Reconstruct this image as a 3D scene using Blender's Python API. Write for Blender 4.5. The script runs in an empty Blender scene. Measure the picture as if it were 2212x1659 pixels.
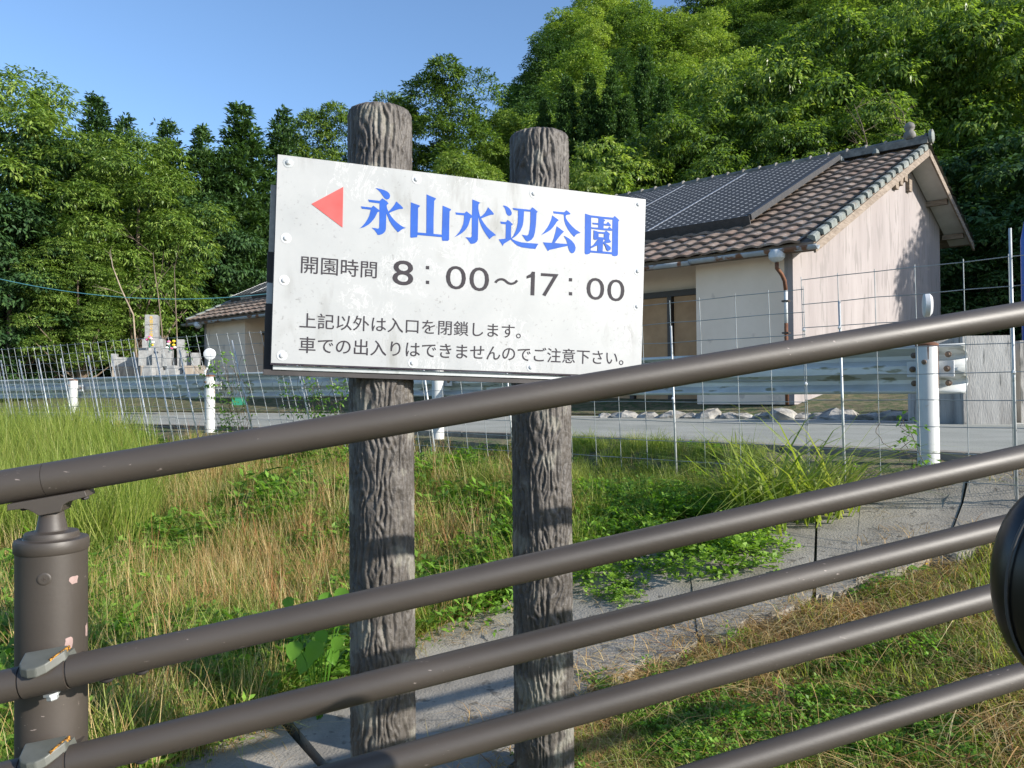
import bpy, math, random
import numpy as np
from mathutils import Vector, Matrix
random.seed(7); rng = np.random.default_rng(11)
SC = bpy.context.scene; COL = SC.collection
# ------------------------------------------------------------------ camera, sky, sun, exposure
F = 1640.0; PITCH = math.radians(.72); ROLL = math.radians(.45)      # focal length in units of a 2212-wide frame
RM = Matrix.Rotation(math.pi/2+PITCH, 3, 'X') @ Matrix.Rotation(-ROLL, 3, 'Z')
cam = bpy.data.objects.new('camera', bpy.data.cameras.new('camera')); COL.objects.link(cam); SC.camera = cam
cam.rotation_euler = RM.to_euler(); cam.data.sensor_width = 36; cam.data.lens = F/2212*36
cam.data.clip_start = .05; cam.data.clip_end = 2000
SUN_AZ = math.radians(63); SUN_EL = math.radians(22.5)
SUN = Vector((math.sin(SUN_AZ)*math.cos(SUN_EL), -math.cos(SUN_AZ)*math.cos(SUN_EL), math.sin(SUN_EL)))
W = bpy.data.worlds.new('World'); SC.world = W; W.use_nodes = True
wn = W.node_tree.nodes; bg = wn['Background']; sky = wn.new('ShaderNodeTexSky'); sky.sky_type = 'NISHITA'; sky.sun_disc = False
sky.sun_elevation = SUN_EL; sky.sun_rotation = math.atan2(SUN.x, SUN.y); sky.altitude = 0
sky.air_density = 1.0; sky.dust_density = .6; sky.ozone_density = 4.0
W.node_tree.links.new(sky.outputs[0], bg.inputs[0]); bg.inputs[1].default_value = .138
sl = bpy.data.lights.new('sun', 'SUN'); sl.energy = 4.8; sl.angle = math.radians(.5); sl.color = (1, .94, .85)
so = bpy.data.objects.new('sun', sl); COL.objects.link(so); so.rotation_euler = SUN.to_track_quat('Z', 'Y').to_euler()
SC.view_settings.view_transform = 'Standard'; SC.view_settings.look = 'None'
SC.view_settings.gamma = 1; SC.view_settings.exposure = .82
SC.cycles.max_bounces = 6; SC.cycles.transparent_max_bounces = 8; SC.cycles.transmission_bounces = 4

def P(px, py, d):
    v = RM @ Vector(((px-1106)/F, (829.5-py)/F, -1)); return v*(d/v.y)
def ray(px, py): return P(px, py, 1.0)
V = Vector
# ------------------------------------------------------------------ helpers
def tag(o, label=None, cat=None, group=None, kind=None):
    if label: o['label'] = label
    if cat: o['category'] = cat
    if group: o['group'] = group
    if kind: o['kind'] = kind
    return o
def empty(name, loc, label, cat, group=None):
    o = bpy.data.objects.new(name, None); COL.objects.link(o); o.location = loc; o.empty_display_size = .1
    return tag(o, label, cat, group)
def link(name, me, parent=None, mat=None, label=None):
    o = bpy.data.objects.new(name, me); COL.objects.link(o)
    if mat is not None: me.materials.append(mat)
    if parent is not None:
        o.parent = parent
    if label: o['label'] = label
    return o
def abs_loc(o):
    l = V(o.location)
    while o.parent: o = o.parent; l += V(o.location)
    return l
class MB:
    def __init__(s): s.v = []; s.f = []
    def add(s, vs, fs):
        n = len(s.v); s.v += [V(x) for x in vs]; s.f += [tuple(i+n for i in f) for f in fs]; return s
    def box(s, c, size, R=None, taper=1.0):
        hx, hy, hz = [k/2 for k in size]; c = V(c); vs = []
        for z in (-1, 1):
            t = 1 if z < 0 else taper
            for x, y in ((-1,-1),(1,-1),(1,1),(-1,1)):
                p = V((x*hx*t, y*hy*t, z*hz)); vs.append(c + (R @ p if R else p))
        return s.add(vs, [(3,2,1,0),(4,5,6,7),(0,1,5,4),(1,2,6,5),(2,3,7,6),(3,0,4,7)])
    def hexa(s, b, t):     # bottom 4 pts, top 4 pts
        return s.add(list(b)+list(t), [(3,2,1,0),(4,5,6,7),(0,1,5,4),(1,2,6,5),(2,3,7,6),(3,0,4,7)])
    def tube(s, pts, r, n=10, cap=True):
        pts = [V(p) for p in pts]; rs = r if hasattr(r, '__len__') else [r]*len(pts); rings = []; up = None
        for i, p in enumerate(pts):
            d = (pts[min(i+1, len(pts)-1)] - pts[max(i-1, 0)]).normalized()
            if up is None: up = d.orthogonal().normalized()
            else: up = (up - d*up.dot(d)); up = up.normalized() if up.length > 1e-6 else d.orthogonal().normalized()
            b = d.cross(up)
            rings.append([p + (up*math.cos(a) + b*math.sin(a))*rs[i] for a in [2*math.pi*k/n for k in range(n)]])
        vs = [q for R_ in rings for q in R_]; fs = []
        for i in range(len(pts)-1):
            for k in range(n):
                a = i*n+k; c = i*n+(k+1) % n; fs.append((a, c, c+n, a+n))
        if cap: fs += [tuple(range(n-1, -1, -1)), tuple(range((len(pts)-1)*n, len(pts)*n))]
        return s.add(vs, fs)
    def lathe(s, c, prof, n=24, axis=None):   # prof: (r, h) along axis
        c = V(c); ax = (axis or V((0,0,1))).normalized(); e = ax.orthogonal().normalized(); g = ax.cross(e); vs = []; fs = []
        for r, h in prof:
            vs += [c + ax*h + (e*math.cos(a)+g*math.sin(a))*max(r, 1e-4) for a in [2*math.pi*k/n for k in range(n)]]
        for i in range(len(prof)-1):
            for k in range(n):
                a = i*n+k; b = i*n+(k+1) % n; fs.append((a, b, b+n, a+n))
        fs += [tuple(range(n-1, -1, -1)), tuple(range((len(prof)-1)*n, len(prof)*n))]
        return s.add(vs, fs)
    def prism(s, pts, off):       # planar polygon extruded by vector off
        pts = [V(p) for p in pts]; n = len(pts); off = V(off)
        vs = pts + [p+off for p in pts]; fs = [tuple(range(n)), tuple(range(2*n-1, n-1, -1))]
        fs += [(i, i+n, (i+1) % n + n, (i+1) % n) for i in range(n)]
        return s.add(vs, fs)
    def build(s, name, mat, parent=None, smooth=False, label=None, origin=None):
        o0 = abs_loc(parent) if parent is not None else V((0,0,0))
        if origin is None and s.v:
            origin = sum(s.v, V((0,0,0)))/len(s.v)
        origin = V(origin)
        me = bpy.data.meshes.new(name); me.from_pydata([tuple(p-origin) for p in s.v], [], s.f); me.update()
        if smooth: me.shade_smooth() if hasattr(me, 'shade_smooth') else None
        o = link(name, me, parent, mat, label); o.location = origin - o0
        if smooth == 'auto':
            try: me.set_sharp_from_angle(angle=math.radians(35))
            except Exception: pass
        return o
def arr_mesh(name, verts, quads, mat=None, tint=None, smooth=False):
    me = bpy.data.meshes.new(name); nv = len(verts); nf = len(quads); k = quads.shape[1]
    me.vertices.add(nv); me.vertices.foreach_set('co', np.asarray(verts, np.float32).ravel())
    me.loops.add(nf*k); me.loops.foreach_set('vertex_index', np.asarray(quads, np.int32).ravel())
    me.polygons.add(nf); me.polygons.foreach_set('loop_start', np.arange(0, nf*k, k, dtype=np.int32))
    me.update(calc_edges=True)
    if tint is not None:
        a = me.color_attributes.new('tint', 'FLOAT_COLOR', 'POINT'); c = np.ones((nv, 4), np.float32); c[:, :3] = tint; a.data.foreach_set('color', c.ravel())
    if smooth: me.shade_smooth()
    if mat: me.materials.append(mat)
    return me
# ------------------------------------------------------------------ materials
def nodes(name):
    m = bpy.data.materials.new(name); m.use_nodes = True; nt = m.node_tree; return m, nt, nt.nodes['Principled BSDF']
def N(nt, t, **kw):
    n = nt.nodes.new(t)
    for k, v in kw.items():
        if k.startswith('i_'): n.inputs[k[2:].replace('_', ' ')].default_value = v
        else: setattr(n, k, v)
    return n
def ramp(nt, fac, stops):
    r = nt.nodes.new('ShaderNodeValToRGB'); e = r.color_ramp.elements
    while len(e) < len(stops): e.new(.5)
    for i, (p, c) in enumerate(stops): e[i].position = p; e[i].color = (*c, 1) if len(c) == 3 else c
    nt.links.new(fac, r.inputs[0]); return r.outputs[0]
def pm(name, c1, c2=None, scale=6, rough=.7, bump=0, bscale=None, metal=0, detail=6, lo=.35, hi=.65, stretch=(1,1,1), spec=.5, c3=None, s3=40, t3=.62):
    m, nt, b = nodes(name); b.inputs['Roughness'].default_value = rough; b.inputs['Metallic'].default_value = metal
    b.inputs['Specular IOR Level'].default_value = spec
    g = N(nt, 'ShaderNodeNewGeometry'); mp = N(nt, 'ShaderNodeMapping'); mp.inputs['Scale'].default_value = stretch
    nt.links.new(g.outputs['Position'], mp.inputs[0])
    n = N(nt, 'ShaderNodeTexNoise'); n.inputs['Scale'].default_value = scale; n.inputs['Detail'].default_value = detail; n.inputs['Roughness'].default_value = .6
    nt.links.new(mp.outputs[0], n.inputs['Vector'])
    col = ramp(nt, n.outputs[0], [(lo, c1), (hi, c2 or c1)])
    if c3:
        n3 = N(nt, 'ShaderNodeTexNoise'); n3.inputs['Scale'].default_value = s3; n3.inputs['Detail'].default_value = 5
        nt.links.new(mp.outputs[0], n3.inputs['Vector'])
        f3 = ramp(nt, n3.outputs[0], [(t3, (0,0,0)), (t3+.06, (1,1,1))])
        mx = N(nt, 'ShaderNodeMix', data_type='RGBA'); nt.links.new(f3, mx.inputs[0]); nt.links.new(col, mx.inputs[6]); mx.inputs[7].default_value = (*c3, 1); col = mx.outputs[2]
    nt.links.new(col, b.inputs['Base Color'])
    if bump:
        nb = N(nt, 'ShaderNodeTexNoise'); nb.inputs['Scale'].default_value = bscale or scale*4; nb.inputs['Detail'].default_value = 8
        nt.links.new(mp.outputs[0], nb.inputs['Vector'])
        bp = N(nt, 'ShaderNodeBump'); bp.inputs['Strength'].default_value = 1; bp.inputs['Distance'].default_value = bump
        nt.links.new(nb.outputs[0], bp.inputs['Height']); nt.links.new(bp.outputs[0], b.inputs['Normal'])
    return m
def leafmat(name, cols, gloss=.35, trans=.35, rvar=.35):
    # cols: ramp across per-leaf tint.r ; tint.g = brightness ; object random shifts
    m, nt, b = nodes(name); at = N(nt, 'ShaderNodeAttribute', attribute_name='tint'); sp = N(nt, 'ShaderNodeSeparateColor')
    nt.links.new(at.outputs['Color'], sp.inputs[0]); oi = N(nt, 'ShaderNodeObjectInfo')
    ad = N(nt, 'ShaderNodeMath', operation='MULTIPLY_ADD'); nt.links.new(oi.outputs['Random'], ad.inputs[0]); ad.inputs[1].default_value = rvar; nt.links.new(sp.outputs[0], ad.inputs[2])
    sb = N(nt, 'ShaderNodeMath', operation='SUBTRACT'); nt.links.new(ad.outputs[0], sb.inputs[0]); sb.inputs[1].default_value = rvar/2
    col = ramp(nt, sb.outputs[0], [(i/(len(cols)-1), c) for i, c in enumerate(cols)])
    nt.links.new(col, b.inputs['Base Color']); b.inputs['Roughness'].default_value = gloss
    b.inputs['Specular IOR Level'].default_value = .35
    tr = N(nt, 'ShaderNodeBsdfTranslucent')
    hs = N(nt, 'ShaderNodeMix', data_type='RGBA', blend_type='MULTIPLY'); hs.inputs[0].default_value = 1
    nt.links.new(col, hs.inputs[6]); hs.inputs[7].default_value = (1.6, 1.7, .7, 1); nt.links.new(hs.outputs[2], tr.inputs[0])
    mx = N(nt, 'ShaderNodeMixShader'); mx.inputs[0].default_value = trans
    nt.links.new(b.outputs[0], mx.inputs[1]); nt.links.new(tr.outputs[0], mx.inputs[2]); nt.links.new(mx.outputs[0], nt.nodes['Material Output'].inputs[0])
    return m
M = {}
M['ground'] = pm('soil_and_thatch', (.07,.065,.03), (.17,.145,.075), 3, .95, .02, 30, c3=(.05,.075,.02), s3=7, t3=.5)
M['hill'] = pm('hillside_soil', (.02,.03,.012), (.035,.05,.018), .4, .95)
M['asphalt'] = pm('asphalt', (.23,.235,.20), (.31,.31,.27), 1.2, .85, .003, 150, c3=(.12,.12,.11), s3=90, t3=.58)
M['line'] = pm('road_paint', (.62,.62,.6), (.75,.75,.73), 8, .7, c3=(.4,.4,.38), s3=60, t3=.66)
M['gravel'] = pm('gravel_verge', (.13,.1,.07), (.30,.25,.19), 5, .95, .015, 60)
M['kerb'] = pm('kerb_concrete', (.12,.105,.09), (.28,.26,.22), 3, .9, .004, 60)
M['apron'] = pm('broomed_concrete', (.19,.172,.142), (.31,.282,.235), 2.4, .95, .004, 55, stretch=(1.6,1.4,1.6), c3=(.12,.108,.088), s3=11, t3=.6)
M['stone'] = pm('rock', (.16,.15,.13), (.38,.36,.32), 5, .9, .015, 20)
M['conc'] = pm('weathered_concrete', (.24,.23,.215), (.42,.41,.385), 2.2, .9, .006, 40, stretch=(2,2,.35), c3=(.13,.13,.12), s3=5, t3=.6)
M['grave'] = pm('grey_granite', (.19,.19,.185), (.30,.30,.29), 12, .6, c3=(.25,.25,.24), s3=80, t3=.6)
M['gravebase'] = pm('stained_granite_base', (.2,.165,.13), (.34,.29,.23), 4, .8, stretch=(3,3,.5))
M['gold'] = pm('gold_lettering', (.55,.36,.06), rough=.4)
M['wall'] = pm('pale_pink_plaster', (.26,.232,.227), (.325,.295,.289), 1.0, .92, .004, 25, stretch=(1.8,1.8,.28), c3=(.235,.212,.206), s3=4.5, t3=.56)
M['facade'] = pm('grey_cream_plaster', (.70,.575,.46), (.77,.64,.52), 1.2, .92, .003, 25, c3=(.56,.46,.38), s3=2.5, t3=.66)
M['soffit'] = pm('white_soffit', (.5,.49,.47), (.6,.59,.57), 2, .8)
M['wood'] = pm('weathered_wood', (.16,.125,.095), (.28,.23,.185), 4, .85, .003, 40, stretch=(1,1,6))
M['door'] = pm('brown_door_board', (.33,.19,.09), (.43,.26,.13), 2.5, .6)
M['darkframe'] = pm('dark_brown_frame', (.045,.035,.028), rough=.5)
M['gutter'] = pm('peeling_gutter', (.26,.29,.31), (.36,.39,.41), 3, .6, c3=(.15,.07,.035), s3=3, t3=.5)
M['pipewhite'] = pm('grey_white_pipe', (.42,.45,.46), (.55,.57,.57), 6, .5, c3=(.3,.14,.08), s3=9, t3=.66)
M['rust'] = pm('rust', (.09,.035,.018), (.18,.075,.035), 14, .85, .002, 60)
M['tileA'] = pm('roof_tile_brown', (.145,.105,.078), (.26,.195,.15), 3.2, .75, .004, 30, c3=(.33,.3,.27), s3=6, t3=.6)
M['tileB'] = pm('roof_tile_red', (.155,.10,.072), (.26,.19,.145), 3.2, .75, .004, 30, c3=(.33,.28,.24), s3=7, t3=.62)
M['tileC'] = pm('roof_tile_grey', (.12,.092,.072), (.225,.175,.14), 3.2, .75, .004, 30, c3=(.3,.28,.25), s3=5, t3=.6)
M['verge'] = pm('verge_tile_grey_green', (.11,.125,.115), (.21,.23,.215), 5, .7, c3=(.14,.13,.11), s3=6, t3=.6)
M['ridge'] = pm('ridge_tile', (.10,.095,.085), (.24,.225,.2), 5, .75, .004, 30)
M['alu'] = pm('aluminium', (.55,.56,.57), (.62,.62,.62), 20, .4, metal=.8)
M['galv'] = pm('galvanised_steel', (.36,.38,.385), (.50,.52,.525), 7, .5, metal=.35, c3=(.25,.27,.25), s3=9, t3=.6)
M['wire'] = pm('galvanised_wire', (.20,.225,.235), (.34,.365,.375), 6, .5, metal=.45)
M['beam'] = pm('weathered_guardrail', (.42,.43,.41), (.60,.62,.61), 2.0, .55, metal=.15, stretch=(1,1,4), c3=(.26,.25,.17), s3=4, t3=.6)
M['gpost'] = pm('white_painted_post', (.44,.45,.44), (.52,.53,.51), 5, .5, c3=(.38,.3,.24), s3=12, t3=.68)
M['white'] = pm('white_plastic', (.48,.50,.52), (.56,.57,.58), 8, .45)
M['bolt'] = pm('rusty_bolt', (.09,.08,.07), (.2,.13,.085), 30, .7, metal=.3)
M['black'] = pm('gloss_black_plastic', (.004,.004,.004), rough=.32)
M['letter'] = pm('dark_grey_lettering', (.032,.028,.034), (.042,.038,.044), 30, .7, spec=.25)
M['blue'] = pm('blue_lettering', (.012,.075,.36), (.016,.09,.41), 20, .6, spec=.3)
M['red'] = pm('faded_red_arrow', (.50,.07,.065), (.56,.10,.095), 8, .6, spec=.3, c3=(.5,.11,.1), s3=45, t3=.68)
M['board'] = pm('dark_sign_backing', (.028,.025,.026), (.05,.045,.045), 10, .7)
M['boardgrey'] = pm('grey_backing_batten', (.36,.34,.31), (.50,.47,.43), 40, .8, stretch=(1,1,1))
M['edge'] = pm('dark_plate_edge', (.05,.035,.055), rough=.4)
M['cable'] = pm('blue_cable', (.03,.13,.17), rough=.5)
M['bluepole'] = pm('blue_paint', (.03,.09,.35), rough=.4)
M['trunk'] = pm('tree_bark', (.09,.065,.045), (.2,.155,.11), 3, .9, .02, 12, stretch=(3,3,.6))
M['flowerpink'] = pm('pink_petals', (.7,.12,.3), rough=.6); M['floweryellow'] = pm('yellow_petals', (.8,.55,.03), rough=.6)
M['flowerwhite'] = pm('white_petals', (.75,.75,.7), rough=.6); M['green'] = pm('green_plastic', (.015,.16,.09), rough=.4)
M['amber'] = pm('amber_reflector', (.42,.20,.03), (.06,.03,.01), 320, .25, lo=.45, hi=.55)
M['hood'] = pm('grey_green_plastic', (.075,.078,.066), (.10,.104,.09), 30, .5)
M['primer'] = pm('pinkish_primer', (.27,.185,.165), (.33,.235,.215), 60, .6)
# sign plate with stains
def plate_mat():
    m, nt, b = nodes('aged_white_plate'); b.inputs['Roughness'].default_value = .42
    tc = N(nt, 'ShaderNodeNewGeometry')
    def noise(s, st, dt=8, ro=.65, dist=0):
        mp = N(nt, 'ShaderNodeMapping'); mp.inputs['Scale'].default_value = st; nt.links.new(tc.outputs['Position'], mp.inputs[0])
        n = N(nt, 'ShaderNodeTexNoise'); n.inputs['Scale'].default_value = s; n.inputs['Detail'].default_value = dt; n.inputs['Roughness'].default_value = ro; n.inputs['Distortion'].default_value = dist
        nt.links.new(mp.outputs[0], n.inputs['Vector']); return n.outputs[0]
    base = ramp(nt, noise(5, (1,1,1)), [(.3, (.33,.34,.343)), (.7, (.39,.396,.397))])
    def layer(col, fac, c, amt):
        mm = N(nt, 'ShaderNodeMath', operation='MULTIPLY'); nt.links.new(fac, mm.inputs[0]); mm.inputs[1].default_value = amt
        mx = N(nt, 'ShaderNodeMix', data_type='RGBA'); nt.links.new(mm.outputs[0], mx.inputs[0]); nt.links.new(col, mx.inputs[6]); mx.inputs[7].default_value = (*c, 1); return mx.outputs[2]
    a = ramp(nt, noise(90, (1,1,1), 3), [(.60, (0,0,0)), (.72, (1,1,1))]); a2 = ramp(nt, noise(7, (1,1,1), 3), [(.45, (0,0,0)), (.6, (1,1,1))])
    mu = N(nt, 'ShaderNodeMath', operation='MULTIPLY'); nt.links.new(a, mu.inputs[0]); nt.links.new(a2, mu.inputs[1])
    base = layer(base, mu.outputs[0], (.19,.19,.18), .85)
    s = ramp(nt, noise(22, (1,1,.22), 6, .6, .4), [(.52, (0,0,0)), (.68, (1,1,1))])
    s2 = ramp(nt, noise(3.2, (1,1,1), 2), [(.48, (0,0,0)), (.6, (1,1,1))])
    mu2 = N(nt, 'ShaderNodeMath', operation='MULTIPLY'); nt.links.new(s, mu2.inputs[0]); nt.links.new(s2, mu2.inputs[1])
    base = layer(base, mu2.outputs[0], (.23,.23,.215), .7)
    w = ramp(nt, noise(14, (1,1,.6), 8, .7, 1.5), [(.485, (0,0,0)), (.5, (1,1,1)), (.515, (0,0,0))])
    w2 = ramp(nt, noise(4, (1,1,1), 2), [(.5, (0,0,0)), (.56, (1,1,1))])
    mu3 = N(nt, 'ShaderNodeMath', operation='MULTIPLY'); nt.links.new(w, mu3.inputs[0]); nt.links.new(w2, mu3.inputs[1])
    base = layer(base, mu3.outputs[0], (.56,.56,.56), .85)
    nt.links.new(base, b.inputs['Base Color']); return m
M['plate'] = plate_mat()
def rail_mat():
    m, nt, b = nodes('brown_coated_steel'); b.inputs['Roughness'].default_value = .42; b.inputs['Metallic'].default_value = 0
    b.inputs['Specular IOR Level'].default_value = .55
    g = N(nt, 'ShaderNodeNewGeometry'); mp = N(nt, 'ShaderNodeMapping'); mp.inputs['Scale'].default_value = (.35,1,1); nt.links.new(g.outputs['Position'], mp.inputs[0])
    n1 = N(nt, 'ShaderNodeTexNoise'); n1.inputs['Scale'].default_value = 7; n1.inputs['Detail'].default_value = 6; nt.links.new(mp.outputs[0], n1.inputs['Vector'])
    n2 = N(nt, 'ShaderNodeTexNoise'); n2.inputs['Scale'].default_value = 160; n2.inputs['Detail'].default_value = 5; nt.links.new(mp.outputs[0], n2.inputs['Vector'])
    base = ramp(nt, n1.outputs[0], [(.3, (.038,.031,.025)), (.7, (.056,.046,.038))])
    a = ramp(nt, n2.outputs[0], [(.69, (0,0,0)), (.73, (1,1,1))]); c = ramp(nt, n1.outputs[0], [(.52, (0,0,0)), (.62, (1,1,1))])
    mu = N(nt, 'ShaderNodeMath', operation='MULTIPLY'); nt.links.new(a, mu.inputs[0]); nt.links.new(c, mu.inputs[1])
    mx = N(nt, 'ShaderNodeMix', data_type='RGBA'); nt.links.new(mu.outputs[0], mx.inputs[0]); nt.links.new(base, mx.inputs[6]); mx.inputs[7].default_value = (.24,.2,.18,1)
    nt.links.new(mx.outputs[2], b.inputs['Base Color'])
    r = N(nt, 'ShaderNodeMapRange'); nt.links.new(n1.outputs[0], r.inputs[0]); r.inputs[3].default_value = .42; r.inputs[4].default_value = .62; nt.links.new(r.outputs[0], b.inputs['Roughness'])
    bp = N(nt, 'ShaderNodeBump'); bp.inputs['Distance'].default_value = .0004; bp.inputs['Strength'].default_value = .5; nt.links.new(n2.outputs[0], bp.inputs['Height']); nt.links.new(bp.outputs[0], b.inputs['Normal'])
    return m
M['rail'] = rail_mat()
M['bark'] = pm('moulded_concrete_bark', (.048,.041,.035), (.10,.088,.077), 9, .6, .0016, 160, c3=(.16,.15,.125), s3=9, t3=.56)
def solar_mat():
    m, nt, b = nodes('solar_cells'); b.inputs['Roughness'].default_value = .55; b.inputs['Specular IOR Level'].default_value = .25
    uv = N(nt, 'ShaderNodeUVMap'); uv.uv_map = 'cells'; sp = N(nt, 'ShaderNodeSeparateXYZ'); nt.links.new(uv.outputs[0], sp.inputs[0])
    def tri(o):   # distance to nearest integer
        fr = N(nt, 'ShaderNodeMath', operation='FRACT'); nt.links.new(o, fr.inputs[0])
        s = N(nt, 'ShaderNodeMath', operation='SUBTRACT'); nt.links.new(fr.outputs[0], s.inputs[0]); s.inputs[1].default_value = .5
        a = N(nt, 'ShaderNodeMath', operation='ABSOLUTE'); nt.links.new(s.outputs[0], a.inputs[0])
        r = N(nt, 'ShaderNodeMath', operation='SUBTRACT'); r.inputs[0].default_value = .5; nt.links.new(a.outputs[0], r.inputs[1]); return r.outputs[0]
    x = tri(sp.outputs[0]); y = tri(sp.outputs[1])
    ad = N(nt, 'ShaderNodeMath', operation='ADD'); nt.links.new(x, ad.inputs[0]); nt.links.new(y, ad.inputs[1])
    dot = N(nt, 'ShaderNodeMath', operation='LESS_THAN'); nt.links.new(ad.outputs[0], dot.inputs[0]); dot.inputs[1].default_value = .21
    mn = N(nt, 'ShaderNodeMath', operation='MINIMUM'); nt.links.new(x, mn.inputs[0]); nt.links.new(y, mn.inputs[1])
    ln = N(nt, 'ShaderNodeMath', operation='LESS_THAN'); nt.links.new(mn.outputs[0], ln.inputs[0]); ln.inputs[1].default_value = .02
    mx = N(nt, 'ShaderNodeMix', data_type='RGBA'); nt.links.new(ln.outputs[0], mx.inputs[0]); mx.inputs[6].default_value = (.045,.043,.04,1); mx.inputs[7].default_value = (.055,.053,.052,1)
    m2 = N(nt, 'ShaderNodeMix', data_type='RGBA'); nt.links.new(dot.outputs[0], m2.inputs[0]); nt.links.new(mx.outputs[2], m2.inputs[6]); m2.inputs[7].default_value = (.5,.49,.46,1)
    nt.links.new(m2.outputs[2], b.inputs['Base Color']); return m
M['solar'] = solar_mat(); M['panelframe'] = pm('dark_grey_aluminium', (.035,.035,.037), (.05,.05,.052), 10, .5)
M['leaf_broad'] = leafmat('broad_leaves', [(.025,.05,.014), (.075,.135,.027), (.19,.285,.055), (.34,.41,.12)], .36, .3)
M['leaf_big'] = leafmat('large_drooping_leaves', [(.03,.055,.016), (.095,.165,.034), (.225,.32,.062), (.42,.48,.16)], .36, .36)
M['leaf_con'] = leafmat('cypress_and_shade_foliage', [(.016,.045,.016), (.038,.085,.028), (.065,.13,.036), (.11,.19,.05)], .55, .2)
M['leaf_hill'] = leafmat('hill_foliage', [(.035,.075,.022), (.115,.195,.042), (.22,.315,.065), (.35,.43,.12)], .5, .3, .75)
M['leaf_cedar'] = leafmat('cedar_foliage', [(.02,.055,.018), (.045,.10,.028), (.08,.155,.038), (.13,.22,.05)], .6, .2, .2)
M['leaf_weed'] = leafmat('weed_leaves', [(.06,.13,.02), (.14,.27,.035), (.25,.42,.06)], .45, .42)
M['grass'] = leafmat('grass_blades', [(.085,.135,.024), (.165,.235,.038), (.265,.31,.065), (.36,.35,.12)], .5, .42, .5)
M['straw'] = leafmat('dry_stalks', [(.26,.115,.045), (.38,.23,.09), (.50,.36,.16), (.60,.50,.28)], .7, .25, .5)
M['redstem'] = leafmat('reddish_sorrel', [(.20,.07,.03), (.30,.13,.05), (.35,.2,.08)], .7, .25, .4)
# ------------------------------------------------------------------ road line and terrain
GL = [(14,-5.2),(9,-.4),(2.9,5.3),(-.86,8.8),(-4.3,10.8),(-7.4,12.8),(-14,16.3),(-22,20),(-40,27)]
def catmull(pts, step=.25):
    pts = [V((p[0], p[1], 0)) for p in pts]; out = []
    ext = [pts[0]*2-pts[1]] + pts + [pts[-1]*2-pts[-2]]
    for i in range(1, len(ext)-2):
        a, b, c, d = ext[i-1:i+3]; n = max(2, int((c-b).length/step))
        for k in range(n):
            t = k/n; out.append(.5*((2*b) + (c-a)*t + (2*a-5*b+4*c-d)*t*t + (3*b-a-3*c+d)*t**3))
    out.append(pts[-1]); return out
GC = catmull(GL); GN_ = []
for i in range(len(GC)):
    d = (GC[min(i+1, len(GC)-1)]-GC[max(i-1, 0)]).normalized(); GN_.append(V((-d.y, d.x, 0)) if (-d.y*(-.68)+d.x*(-.73)) > 0 else V((d.y, -d.x, 0)))   # towards the camera
def off(i, s, z=0): p = GC[i] + GN_[i]*s; return V((p.x, p.y, z))
gca = np.array([(p.x, p.y) for p in GC]); gna = np.array([(p.x, p.y) for p in GN_])
def sdist(X, Y):
    X = np.atleast_1d(np.asarray(X, float)); Y = np.atleast_1d(np.asarray(Y, float)); S = np.empty_like(X)
    for a in range(0, len(X), 20000):
        dx = X[a:a+20000, None]-gca[None, :, 0]; dy = Y[a:a+20000, None]-gca[None, :, 1]; j = np.argmin(dx*dx+dy*dy, 1); r = np.arange(len(j))
        S[a:a+20000] = dx[r, j]*gna[j, 0] + dy[r, j]*gna[j, 1]
    return S
KS = [-40,-22,-12,-10,-8.6,-7.4,-7.1,.15,.35,.65,1.0,1.35,2.33,2.85,3.25,4.3,8,30]
KZ = [1.2,.7,.25,.0,-.22,-.44,-.5,-.52,-.56,-.72,-.80,-.87,-1.08,-1.24,-1.31,-1.38,-1.42,-1.6]
def sm(x): x = np.clip(x, 0, 1); return x*x*(3-2*x)
def terr(X, Y):
    s = sdist(X, Y); z = np.interp(s, KS, KZ)
    X = np.atleast_1d(X); Y = np.atleast_1d(Y)
    hill = np.clip(Y-36, 0, 100)*.64*sm((X/np.maximum(Y, 1)+.135)/.225)*(Y > 36)
    right = np.clip(X-24, 0, 60)*.35*sm((Y-8)/15)
    return z + hill + right
def tz(x, y): return float(terr([x], [y])[0])
def grid_mesh(name, xs, ys, mat, kind='structure', dz=0, bumpy=.0):
    X, Y = np.meshgrid(xs, ys); Z = terr(X.ravel(), Y.ravel())+dz
    if bumpy: Z = Z + rng.normal(0, bumpy, Z.shape)*(sdist(X.ravel(), Y.ravel()) > .7)
    vs = np.stack([X.ravel(), Y.ravel(), Z], 1); nx = len(xs); ny = len(ys)
    i = (np.arange(ny-1)[:, None]*nx+np.arange(nx-1)[None, :]).ravel(); q = np.stack([i, i+1, i+1+nx, i+nx], 1)
    me = arr_mesh(name, vs, q, M[mat], smooth=True); o = link(name, me); tag(o, kind=kind); return o
xs = np.concatenate([np.linspace(-300, -40, 14)[:-1], np.linspace(-40, -12, 40)[:-1], np.linspace(-12, 12, 200)[:-1], np.linspace(12, 60, 60)[:-1], np.linspace(60, 300, 14)])
ys = np.concatenate([np.linspace(-40, -2, 12)[:-1], np.linspace(-2, 16, 180)[:-1], np.linspace(16, 40, 60)[:-1], np.linspace(40, 140, 50)[:-1], np.linspace(140, 600, 8)])
grid_mesh('ground', xs, ys, 'ground', bumpy=.012)
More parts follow.
